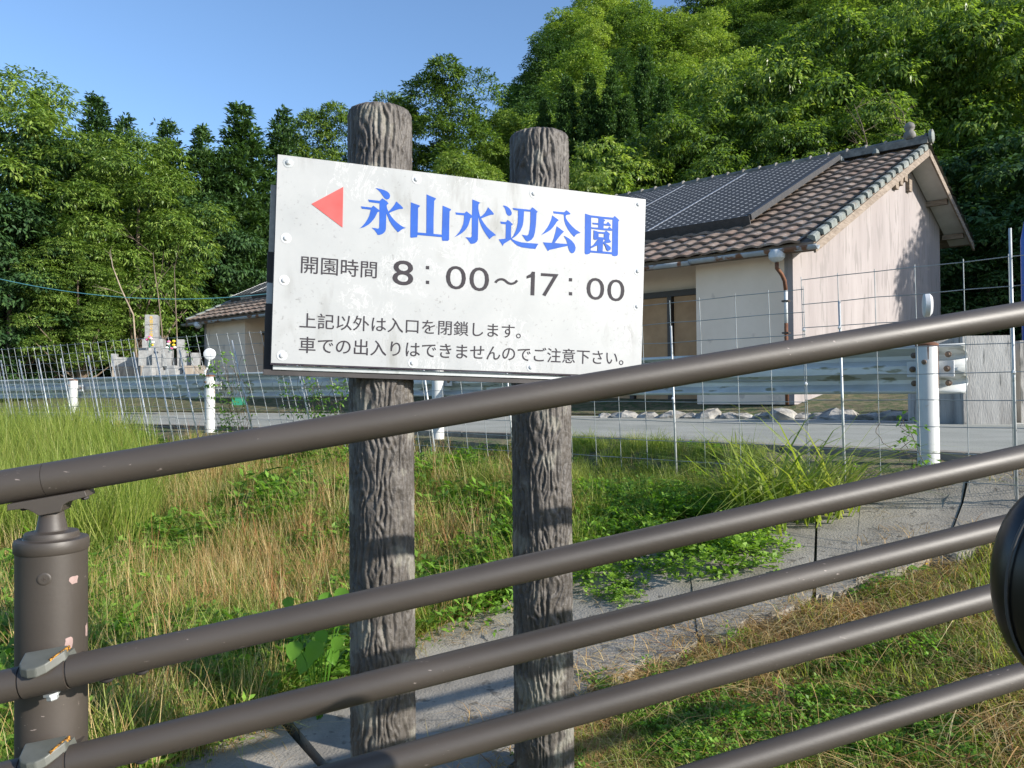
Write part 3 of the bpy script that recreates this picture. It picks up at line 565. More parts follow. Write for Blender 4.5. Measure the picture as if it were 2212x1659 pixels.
# arrow
mb = MB(); mb.prism([S(*zA(x, y), .0008) for x, y in ((313,350),(486,257),(482,478))], en*.0004); mb.build('arrow', M['red'], sign, label='red triangle pointing left')
KJ = {
 (1410,730,200): [[(565,90),(640,95),(760,125),(870,160),(960,205),(1020,265),(1045,330),(1035,400),(1000,445),(950,462),(890,440),(845,400),(790,320),(730,235),(660,160)],
  [(325,462),(705,505),(790,420),(900,490),(960,545),(998,590),(938,640),(930,700),(925,900),(915,1200),(910,1400),(895,1480),(850,1545),(780,1595),(700,1620),(640,1618),(600,1550),(550,1480),(500,1430),(440,1383),(560,1395),(640,1412),(675,1400),(690,1365),(695,1100),(700,590),(360,545)],
  [(88,683),(435,722),(500,660),(600,740),(700,810),(697,855),(635,880),(600,950),(550,1050),(490,1130),(420,1210),(350,1275),(270,1325),(190,1368),(110,1385),(40,1415),(130,1340),(220,1240),(300,1120),(360,1000),(395,880),(413,795),(125,762)],
  [(925,640),(945,740),(985,840),(1020,910),(1080,1010),(1170,1120),(1270,1215),(1380,1300),(1480,1360),(1560,1395),(1480,1415),(1400,1460),(1305,1535),(1200,1420),(1100,1290),(1020,1150),(960,1000),(925,910),(900,800)],
  [(1248,522),(1330,600),(1410,670),(1475,740),(1455,768),(1380,765),(1290,790),(1180,830),(1100,860),(1020,905),(995,850),(1050,800),(1120,720),(1190,630)]],
 (1600,750,200): [[(145,385),(430,490),(447,515),(385,570),(380,900),(370,1360),(372,1440),(345,1530),(150,1545),(128,1520),(135,900)],
  [(660,128),(960,255),(970,275),(910,340),(890,900),(888,1420),(870,1475),(650,1460),(655,900)],
  [(1185,495),(1455,610),(1460,640),(1412,680),(1400,1200),(1395,1600),(1370,1645),(1180,1645),(1163,1600),(1160,1400),(1175,900)],
  [(360,1368),(640,1393),(890,1418),(1175,1445),(1170,1525),(360,1452)]],
 (1780,770,200): [[(662,125),(850,200),(920,235),(862,290),(858,420),(855,740),(850,1150),(843,1440),(810,1510),(740,1560),(660,1578),(600,1572),(560,1510),(510,1440),(430,1358),(520,1365),(600,1370),(640,1335),(645,900)],
  [(105,550),(405,575),(468,512),(550,575),(650,650),(655,715),(600,745),(575,830),(540,950),(490,1050),(420,1140),(330,1220),(220,1290),(70,1365),(160,1280),(240,1180),(310,1060),(360,930),(385,800),(393,650),(130,622)],
  [(855,420),(880,560),(925,690),(960,770),(1040,900),(1140,1030),(1250,1140),(1350,1215),(1440,1298),(1340,1325),(1220,1425),(1120,1290),(1030,1150),(950,990),(900,850),(870,740),(845,600)],
  [(1175,380),(1270,480),(1340,560),(1362,600),(1350,628),(1280,625),(1160,665),(1050,710),(955,745),(930,690),(1000,640),(1070,570),(1130,480)]],
 (1950,790,200): [[(240,165),(310,160),(390,195),(460,250),(510,320),(540,395),(535,450),(500,490),(450,500),(400,475),(360,420),(340,340),(315,260),(280,205)],
  [(160,682),(345,700),(405,630),(490,690),(580,775),(523,822),(520,900),(512,1050),(518,1200),(540,1255),(500,1275),(380,1350),(280,1410),(245,1485),(110,1265),(250,1250),(335,1240),(345,900),(345,775),(185,758)],
  [(515,1230),(600,1280),(700,1320),(840,1360),(1000,1378),(1410,1408),(1360,1490),(1310,1580),(1100,1560),(860,1525),(740,1480),(640,1410),(560,1330),(505,1270)],
  [(568,238),(850,268),(1140,298),(1210,215),(1300,285),(1388,365),(1345,415),(1340,600),(1320,850),(1290,1060),(1250,1190),(1180,1280),(1100,1325),(1040,1335),(985,1290),(930,1200),(865,1112),(950,1128),(1040,1140),(1085,1100),(1120,950),(1145,700),(1150,362),(940,345),(740,325),(595,300)],
  [(745,290),(940,300),(932,500),(920,680),(890,830),(820,990),(750,1080),(680,1150),(600,1210),(545,1245),(530,1225),(600,1130),(660,1010),(705,880),(735,720),(745,500)]],
 (2120,810,200): [[(450,315),(560,390),(660,465),(650,490),(605,520),(540,620),(470,710),(380,800),(280,865),(180,915),(80,965),(190,850),(290,710),(370,570),(420,440)],
  [(470,180),(840,213),(915,145),(990,205),(1050,262),(1030,285),(930,300),(890,340),(895,400),(940,480),(1020,580),(1120,690),(1230,790),(1385,890),(1290,910),(1220,955),(1165,1025),(1060,910),(960,770),(880,620),(840,470),(825,290),(495,252)],
  [(595,670),(700,745),(838,850),(775,900),(700,990),(620,1090),(530,1215),(720,1235),(960,1248),(970,1308),(780,1350),(560,1400),(350,1445),(310,1490),(145,1195),(300,1205),(440,1213),(500,1050),(550,880)],
  [(820,980),(900,1010),(1000,1070),(1100,1155),(1180,1260),(1215,1370),(1200,1460),(1160,1530),(1105,1558),(1050,1535),(1000,1460),(970,1370),(955,1290),(935,1210),(900,1110),(860,1040)]],
 (2280,830,180): [[(215,100),(440,170),(440,600),(430,1300),(420,1500),(380,1560),(300,1582),(225,1580),(200,1530),(208,900)],
  [(1240,245),(1285,185),(1330,215),(1465,345),(1455,370),(1425,380),(1418,900),(1410,1580),(1380,1635),(1300,1650),(1210,1635),(1190,1590),(1200,1100),(1210,330)],
  [(430,165),(860,215),(1250,250),(1220,325),(1110,318),(860,292),(435,242)],
  [(415,1440),(700,1465),(850,1470),(1210,1505),(1205,1582),(415,1515)],
  [(705,260),(860,285),(955,355),(900,400),(890,520),(885,660),(695,650)],
  [(480,428),(710,445),(890,468),(985,475),(1050,395),(1155,520),(1140,560),(1095,552),(890,530),(700,512),(500,490)],
  [(435,598),(700,612),(890,635),(1040,645),(1100,570),(1205,685),(1200,728),(900,705),(470,655)],
  [(522,705),(620,735),(700,762),(925,775),(980,718),(1120,840),(1095,890),(910,840),(700,822),(530,860)],
  [(522,850),(705,820),(705,1000),(660,1045),(570,1055),(522,1020)],
  [(905,835),(1095,880),(1088,1020),(1160,1130),(1140,1150),(960,1175),(880,1140),(950,1065),(905,1030)],
  [(690,950),(915,972),(915,1040),(870,1060),(680,1050)],
  [(680,1030),(870,1030),(865,1200),(850,1480),(665,1470),(672,1250)],
  [(670,1045),(700,1100),(680,1250),(560,1300),(425,1360),(430,1295),(530,1230),(600,1140)],
  [(870,1140),(950,1180),(1060,1250),(1140,1320),(1150,1370),(1120,1430),(1050,1460),(990,1410),(950,1290),(910,1210),(865,1190)]]}
from mathutils.geometry import tessellate_polygon
for (ox, oy, sz), polys in KJ.items():
    mb = MB(); k = sz/1659
    for i, pl in enumerate(polys):
        pts = [S(*hit((ox+x*k)/1.82278, (oy+y*k)/1.82278), .0006+i*.00009) for x, y in pl]
        flat = [V((p.dot(exn), p.dot(eyn), 0)) for p in pts]
        tris = tessellate_polygon([flat]); mb.add(pts, [tuple(t) for t in tris])
    mb.build('title_character', M['blue'], sign)
def put_text(body, x0, y0, x1, y1, name='lettering', offset=.008, skew=None):
    """fit the text's own bounding box to the rectangle x0..x1 (top-left y0 / bottom-left y1) read on the plate"""
    a = zA(x0, y0); b = zA(x0, y1); c = zA(x1[0], x1[1])
    v, f_ = text_mesh(body, offset); mn = v.min(0); mxx = v.max(0)
    L = c[0]-a[0]; mb = MB()
    def m(p):
        tx = (p[0]-mn[0])/(mxx[0]-mn[0]); ty = (mxx[1]-p[1])/(mxx[1]-mn[1])
        yt = a[1]; yb = b[1]
        return S(a[0]+L*tx, yt+(yb-yt)*ty+(c[1]-yb)*tx, .0007)
    mb.add([m(p) for p in v], f_); mb.build(name, M['letter'], sign)
put_text('開園時間', 258, 630, (668,756), 726, 'opening_hours_heading', .004)
put_text('8', 757, 653, (866,797), 789, 'numeral', .004)
for x0, x1, ya, yb, ye, ch in ((1047,1152,682,810,820,'0'),(1175,1278,690,820,829,'0'),(1562,1655,726,851,856,'7'),(1812,1905,748,868,876,'0'),(1925,2015,757,877,883,'0')):
    put_text(ch, x0, ya, (x1,ye), yb, 'numeral', -.004)
mb = MB(); mb.add([S(*zA(x, y), .0007) for x, y in ((1513,718),(1530,719),(1526,848),(1505,847),(1508,750),(1483,757),(1484,742),(1505,731))], [(0,1,2,3,4,7),(4,5,6,7)]); mb.build('numeral', M['letter'], sign)
put_text('～', 1308, 752, (1438,792), 788, 'numeral_dash', .012)
for x, ya in ((945,696),(945,776),(1723,762),(1723,838)):
    mb = MB(); mb.add([S(*zA(x+dx, ya+dy), .0007) for dx, dy in ((-9,-9),(9,-8),(9,10),(-9,9))], [(0,1,2,3)]); mb.build('colon_dot', M['letter'], sign)
put_text('上記以外は入口を閉鎖します。', 250, 940, (1452,1084), 1026, 'notice_line', .004)
put_text('車での出入りはできませんのでご注意下さい。', 247, 1070, (2010,1229), 1160, 'notice_line', .004)
# moulded bark posts
def vnoise(x, y, seed):
    r = np.random.default_rng(seed); T = r.random((256, 256)); xi = np.floor(x).astype(int); yi = np.floor(y).astype(int); fx = x-xi; fy = y-yi
    fx = fx*fx*(3-2*fx); fy = fy*fy*(3-2*fy); a = T[xi % 256, yi % 256]; b = T[(xi+1) % 256, yi % 256]; c = T[xi % 256, (yi+1) % 256]; d = T[(xi+1) % 256, (yi+1) % 256]
    return (a*(1-fx)+b*fx)*(1-fy)+(c*(1-fx)+d*fx)*fy
def bark_post(cx, cy, ztop, zbot, R0, seed):
    nt_, nz = 240, 620; th = np.linspace(0, 2*np.pi, nt_, endpoint=False); z = np.linspace(zbot, ztop, nz); TH, Z = np.meshgrid(th, z)
    s = TH*R0; 
    w = (vnoise(s/.05+9, Z/.07, seed)-.5)*.045 + (vnoise(s/.02+3, Z/.035, seed+1)-.5)*.012
    w2 = (vnoise(s/.05+50, Z/.09, seed+5)-.5)*.05
    def ridge(p, per): q = (p/per) % 1.0; return 1-np.abs(2*q-1)
    r1 = ridge(s+w, .0265); r2 = ridge(s+w2+.012, .021); m = vnoise(s/.04, Z/.12, seed+7)
    h = np.where(m > .5, np.maximum(r1, r2*.8), np.maximum(r1*.8, r2)); h = np.clip(h*1.5-.25, 0, 1)**.7
    h = h + .34*(vnoise(s/.006, Z/.012, seed+2)-.5) +   .22*(vnoise(s/.003, Z/.004, seed+3)-.5)
    Rr = R0 - .0085 + .0085*h; e = np.clip((ztop-Z)/.02, 0, 1); Rr = Rr*(1-.05*(1-e)**2)
    vs = np.stack([cx+Rr*np.sin(TH), cy-Rr*np.cos(TH), Z+.0*Z], -1).reshape(-1, 3)
    i = (np.arange(nz-1)[:, None]*nt_+np.arange(nt_)[None, :]); j = (np.arange(nz-1)[:, None]*nt_+(np.arange(nt_)[None, :]+1) % nt_)
    q = np.stack([i, j, j+nt_, i+nt_], -1).reshape(-1, 4)
    # domed top
    rings = []; base = (nz-1)*nt_; nv = len(vs); allv = [vs]; qs = [q]
    for k, (f_, dz) in enumerate(((.93,.004),(.8,.006),(.5,.008),(.05,.009))):
        rr = Rr[-1]*f_; allv.append(np.stack([cx+rr*np.sin(th), cy-rr*np.cos(th), ztop+dz+0*th], 1)); nb = nv+k*nt_; pb = base if k == 0 else nb-nt_
        a = np.arange(nt_); b = (a+1) % nt_; qs.append(np.stack([pb+a, pb+b, nb+b, nb+a], 1))
    vv = np.concatenate(allv); vv -= np.array(sign.location)
    me = arr_mesh('bark_post', vv, np.concatenate(qs), M['bark'], smooth=True); return link('bark_post', me, sign)
for (pxm, ytop, d, sd_) in ((823.8, 245, 2.385, 3), (1169, 296, 2.575, 21)):
    c = P(pxm, 850, d); zt = P(pxm, ytop, d).z
    bark_post(c.x, c.y, zt, -1.5, .1005, sd_)
# ------------------------------------------------------------------ handrail
r = ray(7738, -262).normalized(); RD = r
HC = P(112, 1100, 1.25)
hand = empty('handrail', (HC.x, HC.y, -1.4), 'dark brown steel handrail with five sloping pipes in front of the sign', 'handrail')
HZ = tz(HC.x, HC.y)
mb = MB().lathe((HC.x, HC.y, 0), [(.0520,-1.45),(.0520,-.250)], 48); mb.build('post', M['rail'], hand, smooth='auto')
MB().lathe((HC.x, HC.y, 0), [(.0525,-.252),(.0545,-.249),(.0545,-.236),(.0530,-.2315),(.050,-.2305),(.0415,-.230),(.0402,-.2285),(.0400,-.2235),(.0385,-.2205),(.030,-.2195),(.0245,-.2180),(.0225,-.215),(.0168,-.184),(.0150,-.182)], 48).build('post_cap', M['rail'], hand, smooth='auto')
side = V((RD.x, RD.y, 0)).normalized(); outv = V((side.y, -side.x, 0)); upn = RD.cross(outv)*-1
if upn.z < 0: upn = -upn
R1C = P(112, 1034, 1.25)
rails = [(R1C, .0277)] + [(P(112, y, 1.170), .0243) for y in (1459, 1655.6, 1850, 2110)]
for k, (c, rr) in enumerate(rails):
    if k == 0: segs = [(-1.6, -.0085), (-.0075, 3.6)]
    else: segs = [(-1.6, -.041), (-.0385, .0235), (.0265, 3.6)]
    for (t0, t1) in segs:
        sl_ = (k > 0 and t1 < .1 and t0 > -.1)
        n_ = 2 if sl_ else 16
        MB().tube([c+RD*(t0+(t1-t0)*i/n_) for i in range(n_+1)], rr*1.045 if sl_ else rr, 40).build('pipe_sleeve' if sl_ else 'rail', M['rail'], hand, smooth='auto')
    if k == 0:
        MB().tube([c+RD*-.012, c+RD*-.004], rr*.96, 30).build('rail_joint', M['darkframe'], hand)
    else:
        MB().tube([c+RD*-.05, c+RD*.035], rr*.93, 30).build('rail_joint', M['darkframe'], hand)
        # bracket back to post
        MB().box(c-outv*-.0+outv*-.045, (.05,.06,.022), Matrix((side, -outv, V((0,0,1)))).transposed()).build('bracket', M['rail'], hand)
        q = c - upn*(rr*1.05)+RD*-.004
        MB().lathe(q, [(.012,.0),(.012,-.0035),(.0085,-.004),(.0085,-.010),(.007,-.0115)], 6, upn).build('hex_bolt', M['galv'], hand)
        MB().box(q+upn*.006+RD*.0, (.058,.03,.002), Matrix((RD, outv, upn)).transposed()).build('clamp_seam', M['darkframe'], hand)
        for t in (.075, .125):
            q2 = c+RD*t - upn*(rr*.97); MB().lathe(q2, [(.0115,.0),(.010,-.003),(.006,-.0055),(.001,-.006)], 16, upn).build('rivet', M['board'], hand, smooth='auto')
        # reflector hood: wedge plate on top of the clamp
        base = c+upn*(rr*.62)+RD*-.006
        def HP(a, o, u_): return base + RD*a + outv*o + upn*u_
        outline = [(-.028,-.014),(.033,-.010),(.0325,.004),(.022,.014),(.010,.026),(-.002,.031),(-.014,.029),(-.024,.022),(-.029,.012)]
        top = [HP(a, o+.004, .026+(-.014-o)*.35) for a, o in outline]; bot = [HP(a*1.03, o+.005, .012+(-.014-o)*.35) for a, o in outline]
        n = len(top); mb = MB(); mb.add(top+bot, [tuple(range(n)), tuple(range(2*n-1, n-1, -1))]+[(i, i+n, (i+1) % n+n, (i+1) % n) for i in range(n)])
        hd = mb.build('reflector_hood', M['hood'], hand); bv = hd.modifiers.new('b', 'BEVEL'); bv.width = .002; bv.segments = 2
        MB().hexa([HP(-.036,-.02,-.012), HP(.042,-.02,-.012), HP(.036,.012,-.008), HP(-.036,.012,-.008)], [HP(-.03,-.02,.014), HP(.036,-.02,.014), HP(.03,.010,.011), HP(-.028,.010,.011)]).build('hood_base', M['hood'], hand)
        p0, p1 = HP(.0345,-.004,.0205), HP(.0135,.0225,.0125)
        e1 = (p1-p0); nn = e1.cross(upn).normalized(); mb = MB(); mb.hexa([p0-upn*.0025, p1-upn*.0025, p1-upn*.0025+nn*.003, p0-upn*.0025+nn*.003], [p0+upn*.0035, p1+upn*.0035, p1+upn*.0035+nn*.003, p0+upn*.0035+nn*.003])
        mb2 = MB(); mb2.hexa([x-nn*.003 for x in (mb.v[0],mb.v[1],mb.v[2],mb.v[3])], [x-nn*.003 for x in (mb.v[4],mb.v[5],mb.v[6],mb.v[7])]); mb2.build('reflector_strip', M['amber'], hd)
# saddle under the top rail
b0 = R1C-upn*.0285
def HQ(a, o, u_): return b0 + RD*a + outv*o + upn*u_
mb = MB(); prof = [(-.062,.001),(.052,.001),(.054,-.009),(.026,-.012),(.017,-.016),(.013,-.025),(.0125,-.026),(-.020,-.026),(-.024,-.022),(-.033,-.014),(-.040,-.0105),(-.063,-.009)]
mb.prism([HQ(a, .024, u_) for a, u_ in prof], -outv*.048); sd2 = mb.build('saddle', M['rail'], hand); bv = sd2.modifiers.new('b', 'BEVEL'); bv.width = .0022; bv.segments = 2
for t in (-.045, .045): MB().lathe(HQ(t, .004, -.009), [(.0065,0),(.0065,-.004),(.004,-.006)], 6, upn).build('hex_bolt', M['board'], hand)
# screw and primer scuffs on the post: on the cylinder at angle phi (0 = towards -Y)
def cyl(cx, cy, R0, phi, z): return V((cx+R0*math.sin(phi), cy-R0*math.cos(phi), z))
vphi = math.atan2(-HC.x, HC.y)
sp = P(96, 1222, 1.2); ph = vphi-.20; nrm = V((math.sin(ph), -math.cos(ph), 0)); c = cyl(HC.x, HC.y, .0516, ph, -.287)
MB().lathe(c, [(.0098,0),(.0098,.0008),(.0085,.0016),(.0068,.0017)], 24, nrm).build('screw', M['rail'], hand, smooth='auto')
tn = V((math.cos(ph), math.sin(ph), 0)); cr = MB()
for w_, h_ in ((.0065,.0016),(.0016,.0065)): cr.box(c+nrm*.0019, (w_, .0008, h_), Matrix((tn, nrm, V((0,0,1)))).transposed())
cr.build('screw_slot', M['darkframe'], hand)
def scuff(phi, z, w, h, seed):
    r_ = random.Random(seed); pts = []; n = 14
    for k in range(n):
        a = 2*math.pi*k/n; q = r_.uniform(.75, 1.05); x = w*q*math.copysign(abs(math.cos(a))**.6, math.cos(a)); y = h*q*math.copysign(abs(math.sin(a))**.6, math.sin(a)); pts.append(cyl(HC.x, HC.y, .05255, phi+x/.0525, z+y))
    MB().add([sum(pts, V((0,0,0)))/n + V((math.sin(phi), -math.cos(phi), 0))*.0008]+pts, [(0, 1+k, 1+(k+1) % n) for k in range(n)]).build('paint_scuff', M['primer'], hand)
scuff(vphi+.62, -.295, .0085, .0068, 1); scuff(vphi+.46, -.395, .007, .010, 5); scuff(vphi+1.2, -.385, .005, .012, 9)
# ------------------------------------------------------------------ car mirror at the right edge
mc = P(2316, 1266, .8); mir = empty('car_mirror', mc, 'glossy black car door mirror bulging in at the right border', 'car mirror')
mb = MB(); n1, n2 = 20, 32
for i in range(n1+1):
    t = math.pi*i/n1
    for j in range(n2):
        p_ = 2*math.pi*j/n2; e = .95
        cx_ = math.copysign(abs(math.sin(t)*math.cos(p_))**e, math.cos(p_)); cy_ = math.copysign(abs(math.sin(t)*math.sin(p_))**e, math.sin(p_))
        mb.v.append(mc + V((cx_*.073, cy_*.05 + .01, math.cos(t)*.108)))
for i in range(n1):
    for j in range(n2): a = i*n2+j; b = i*n2+(j+1) % n2; mb.f.append((a, b, b+n2, a+n2))
mb.build('housing', M['black'], mir, smooth=True)
mb = MB(); ring = [mc + V((math.cos(a)*.0735, -.014+.016*math.sin(a*2)*.3, math.sin(a)*.1086)) + V((0, .02, 0)) for a in [2*math.pi*k/48 for k in range(49)]]
mb.tube([V((p.x, p.y-.012, p.z)) for p in ring], .0016, 6, False); mb.build('housing_seam', M['panelframe'], mir, smooth=True)
MB().box(mc+V((.10,.0,-.07)), (.12,.045,.05)).build('mirror_arm', M['black'], mir)
# ------------------------------------------------------------------ guardrail
gr = empty('guardrail', (0, 9, -.48), 'weathered grey corrugated steel guardrail running along the road on white posts', 'guardrail')
BT = .325
prof = [(0,BT),(.0,BT-.02),(.05,BT-.055),(.08,BT-.07),(.08,BT-.105),(.05,BT-.12),(.0,BT-.15),(-.0,BT-.20),(.05,BT-.23),(.08,BT-.245),(.08,BT-.28),(.05,BT-.295),(0,BT-.33),(0,BT-.35)]
g0 = next(i for i, p in enumerate(GC) if p.x < 9.5); gend = [i for i, p in enumerate(GC) if p.x > -17][-1]
g_right = next(i for i, p in enumerate(GC) if p.x < 2.62-.0)
post_idx = []
for X_ in (2.9, -.86, -4.3, -7.4, -10.7, -14.2): post_idx.append(min(range(len(GC)), key=lambda i: abs(GC[i].x-X_)))
def beam(i0, i1):
    mb = MB()
    for i in range(i0, i1+1):
        for o_, z_ in prof: mb.v.append(off(i, -.16-o_+.04, z_))
    n = len(prof)
    for j in range(i1-i0):
        for k in range(n-1): a = j*n+k; mb.f.append((a, a+1, a+n+1, a+n))
    o = mb.build('beam', M['beam'], gr, smooth='auto'); s_ = o.modifiers.new('s', 'SOLIDIFY'); s_.thickness = .004
iR = post_idx[0]-1; beam(iR, post_idx[1]+1); beam(post_idx[1]+1, post_idx[2]+1); beam(post_idx[2]+1, post_idx[3]+1); beam(post_idx[3]+1, gend)
for n_, i in enumerate(post_idx):
    c = off(i, 0, 0); zt = BT-.035 if n_ else BT-.0
    MB().lathe((c.x, c.y, 0), [(.07,-.85),(.07,zt-.012),(.068,zt-.008)], 24).build('post', M['gpost'], gr, smooth='auto')
    MB().lathe((c.x, c.y, zt-.012), [(.073,-.004),(.073,.010),(.05,.022),(.01,.026)], 24).build('post_top', M['rust'], gr, smooth='auto')
    if n_ == 0:
        for phi, wd, ln in ((1.0,.006,.5),(.75,.004,.3),(-.4,.005,.1)):
            mb = MB(); 
            for k in range(9): z_ = zt-.012-ln*k/8; mb.v += [cyl(c.x, c.y, .0707, phi-wd/.07*(1-.5*k/8), z_), cyl(c.x, c.y, .0707, phi+wd/.07*(1-.5*k/8), z_)]
            mb.f = [(2*k, 2*k+1, 2*k+3, 2*k+2) for k in range(8)]; mb.build('rust_streak', M['rust'], gr)
    bx = MB(); cc = off(i, -.075, BT-.175); Rg = Matrix((V((GN_[i].y, -GN_[i].x, 0)), GN_[i], V((0,0,1)))).transposed()
    bx.box(cc, (.30,.012,.11), Rg).build('splice_plate', M['white'], gr)
    for sx in (-.11, .11):
        for dz in (-.10, 0, .10) if n_ == 0 else (0,):
            q = off(i, -.062 if dz == 0 else -.10, BT-.175+dz) + V((GN_[i].y, -GN_[i].x, 0))*sx
            MB().lathe(q, [(.022,0),(.022,.006),(.012,.012),(.010,.02),(.002,.022)], 10, GN_[i]).build('bolt', M['bolt'], gr, smooth='auto')
    q = off(i, .072, BT-.13); MB().lathe(q, [(.018,0),(.016,.01),(.002,.014)], 8, GN_[i]).build('bolt', M['bolt'], gr)
# delineators: curved arm + disc (round on left posts, side-on on the near right post)
def delineator(i, face, name_lab):
    c = off(i, 0, 0); t = V((GN_[i].y, -GN_[i].x, 0)); ft = face.normalized(); sdv = V((ft.y, -ft.x, 0))
    d = empty('delineator', (c.x, c.y, BT), name_lab, 'delineator')
    cen = c + V((0,0,BT+.27))
    MB().lathe(cen, [(.02,-.040),(.06,-.036),(.083,-.018),(.083,.012),(.075,.018),(.03,.020)], 28, ft).build('reflector_disc', M['white'], d, smooth='auto')
    pts = [c+V((0,0,BT-.08))+sdv*.055+ft*.03, c+V((0,0,BT+.02))+sdv*.06+ft*.03, c+V((0,0,BT+.09))+sdv*.02, c+V((0,0,BT+.2))]
    MB().tube(pts, .013, 8).build('arm', M['white'], d, smooth=True)
delineator(post_idx[0], V((-.93,.36,0)), 'white reflector head on the rust-topped guardrail post at right, seen side-on')
delineator(post_idx[2], V((.25,-.97,0)), 'round white reflector disc on the guardrail post left of the sign')
delineator(post_idx[4], V((.35,-.94,0)), 'small round white reflector at the left border')
# ------------------------------------------------------------------ wire mesh fence with rebar stakes
fz = empty('wire_mesh_fence', (0, 8, -.6), 'grey welded wire mesh fence tied to thin steel stakes in front of the guardrail', 'fence')
FS = .62
def f_at(px):       # index on the fence line whose image column is px
    best = min(range(len(GC)), key=lambda i: 1e9 if off(i, FS).y < 1 else abs(proj_x(off(i, FS, .2))-px)); return best
RMi = RM.inverted()
def proj_x(p): q = RMi @ p; return 1106+F*q.x/-q.z
def fpos(px):       # exact interpolation on fence line
    j = f_at(px); a = off(j, FS); 
    for k in (j-1, j):
        if k < 0 or k+1 >= len(GC): continue
        p0, p1 = off(k, FS), off(k+1, FS); x0, x1 = proj_x(p0+V((0,0,.2))), proj_x(p1+V((0,0,.2)))
        if min(x0, x1) <= px <= max(x0, x1): return p0.lerp(p1, (px-x0)/(x1-x0))
    return a
def lean(px): return max(0, min(1, (1200-px)/500))*.28
def fpt(px, z):
    p = fpos(px); t = (z+.55); n = V((GN_[f_at(px)].x, GN_[f_at(px)].y, 0)); tang = V((-n.y, n.x, 0)); tang = tang if tang.x < 0 else -tang
    L_ = lean(px); return V((p.x, p.y, z)) + tang*L_*t*.9 + n*0.05*t
FT, FB = .765, -.62
def wire_panel(pxs, ztop, rows, first_off=0):
    mb = MB(); 
    for i, px in enumerate(pxs):
        mb.tube([fpt(px, FB), fpt(px, (FB+ztop)/2), fpt(px, ztop+.02)], .0028, 5, False)
    for r_ in rows:
        mb.tube([fpt(px, r_)+V((0,0,random.uniform(-.004,.004)))+V((0,-.005,0)) for px in pxs], .0028, 5, False)
    mb.build('wire_panel', M['wire'], fz, smooth=True)
rowsR = [FT-.165*k for k in range(9)]
wire_panel([2330,2290,2236,2187,2090,1986,1900,1820,1742], .765, rowsR)
wire_panel([1746,1671,1599,1522,1458,1397,1340,1287,1235,1186], .70, [.70-.155*k for k in range(9)])
def lin(a, b, st0, st1):
    o = [a]
    while o[-1] > b: f_ = (a-o[-1])/(a-b); o.append(o[-1]-(st0+(st1-st0)*f_))
    return o
wire_panel(lin(1190, 905, 48, 36), .76, [.76-.145*k for k in range(10)])
wire_panel(lin(905, 640, 34, 27), .78, [.78-.14*k for k in range(10)])
wire_panel(lin(642, 390, 26, 20), .78, [.78-.135*k for k in range(10)])
wire_panel(lin(392, 180, 19, 16), .80, [.80-.135*k for k in range(10)])
wire_panel(lin(181, -120, 15, 12), .80, [.80-.135*k for k in range(10)])
for px, zt in ((2187,.93),(1818,.60),(1456,.52),(1105,.6),(935,.55),(677,.62),(548,.70),(427,.62),(372,.66),(322,.62),(272,.6),(220,.62),(160,.6),(112,.62),(70,.62),(30,.62),(-20,.6)):
    mb = MB(); mb.tube([fpt(px+2, FB-.3)+V((0,-.012,0)), fpt(px+2, zt)+V((0,-.012,0))], .0085 if px > 1000 else .011, 7); mb.build('stake', M['galv'], fz, smooth=True)
for px, z in ((1818,.42),(1742,.05),(1742,.42),(2187,.1),(1456,-.05),(677,.4),(548,.42),(427,.3)):
    MB().lathe(fpt(px, z)+V((0,-.02,0)), [(.002,-.012),(.012,-.004),(.011,.006),(.002,.014)], 6).build('wire_tie', M['white'], fz)
# ------------------------------------------------------------------ concrete wall end and rocks beyond the road
def pbox(name, x0, y0, x1, y1, d, dep, mat, parent, yaw=.25, zbot=None, label=None):
    p0 = P(x0, y0, d); p1 = P(x1, y1, d); c = V(((p0.x+p1.x)/2, d+dep/2, 0)); zt = p0.z; zb = p1.z if zbot is None else zbot
    w = abs(p1.x-p0.x); return MB().box((c.x, c.y, (zt+zb)/2), (w*.97, dep, zt-zb), Matrix.Rotation(yaw, 3, 'Z')).build(name, M[mat], parent, label=label)
pe = P(2150, 860, 10.5); cw = empty('concrete_wall', (pe.x, pe.y, -.45), 'stained grey concrete wall end beyond the road at the right border', 'wall')
pbox('pillar', 2094, 725, 2204, 865, 10.5, 1.0, 'conc', cw, -.15, -.5); pbox('wall_panel', 1985, 733, 2093, 862, 10.9, .35, 'conc', cw, -.1, -.5); pbox('wall_panel', 2208, 735, 2330, 862, 10.9, .35, 'conc', cw, -.1, -.5)
def rock_mesh(seed):
    r_ = random.Random(seed); mb = MB(); n1, n2 = 5, 8
    for i in range(n1+1):
        t = math.pi*i/n1
        for j in range(n2): q = 2*math.pi*j/n2; s_ = r_.uniform(.78, 1.15); mb.v.append(V((math.sin(t)*math.cos(q)*.5*s_, math.sin(t)*math.sin(q)*.4*s_, math.cos(t)*.32*s_)))
    for i in range(n1):
        for j in range(n2): a = i*n2+j; b = i*n2+(j+1) % n2; mb.f.append((a, b, b+n2, a+n2))
    me = bpy.data.meshes.new('rock'); me.from_pydata([tuple(p) for p in mb.v], [], mb.f); me.materials.append(M['stone']); return me
RKM = [rock_mesh(s) for s in range(4)]
rocks = [(1450,884,.7),(1495,889,.55),(1530,880,.8),(1575,886,.6),(1612,879,.55),(1650,885,.6),(1690,878,.9),(1735,884,.6),(1775,872,.65),(1808,880,.95),(1850,886,.5),(1880,879,.6),(1925,878,.75),(1955,884,.5),(1400,882,.6),(1350,880,.7),(1310,878,.5),(1968,868,.55)]
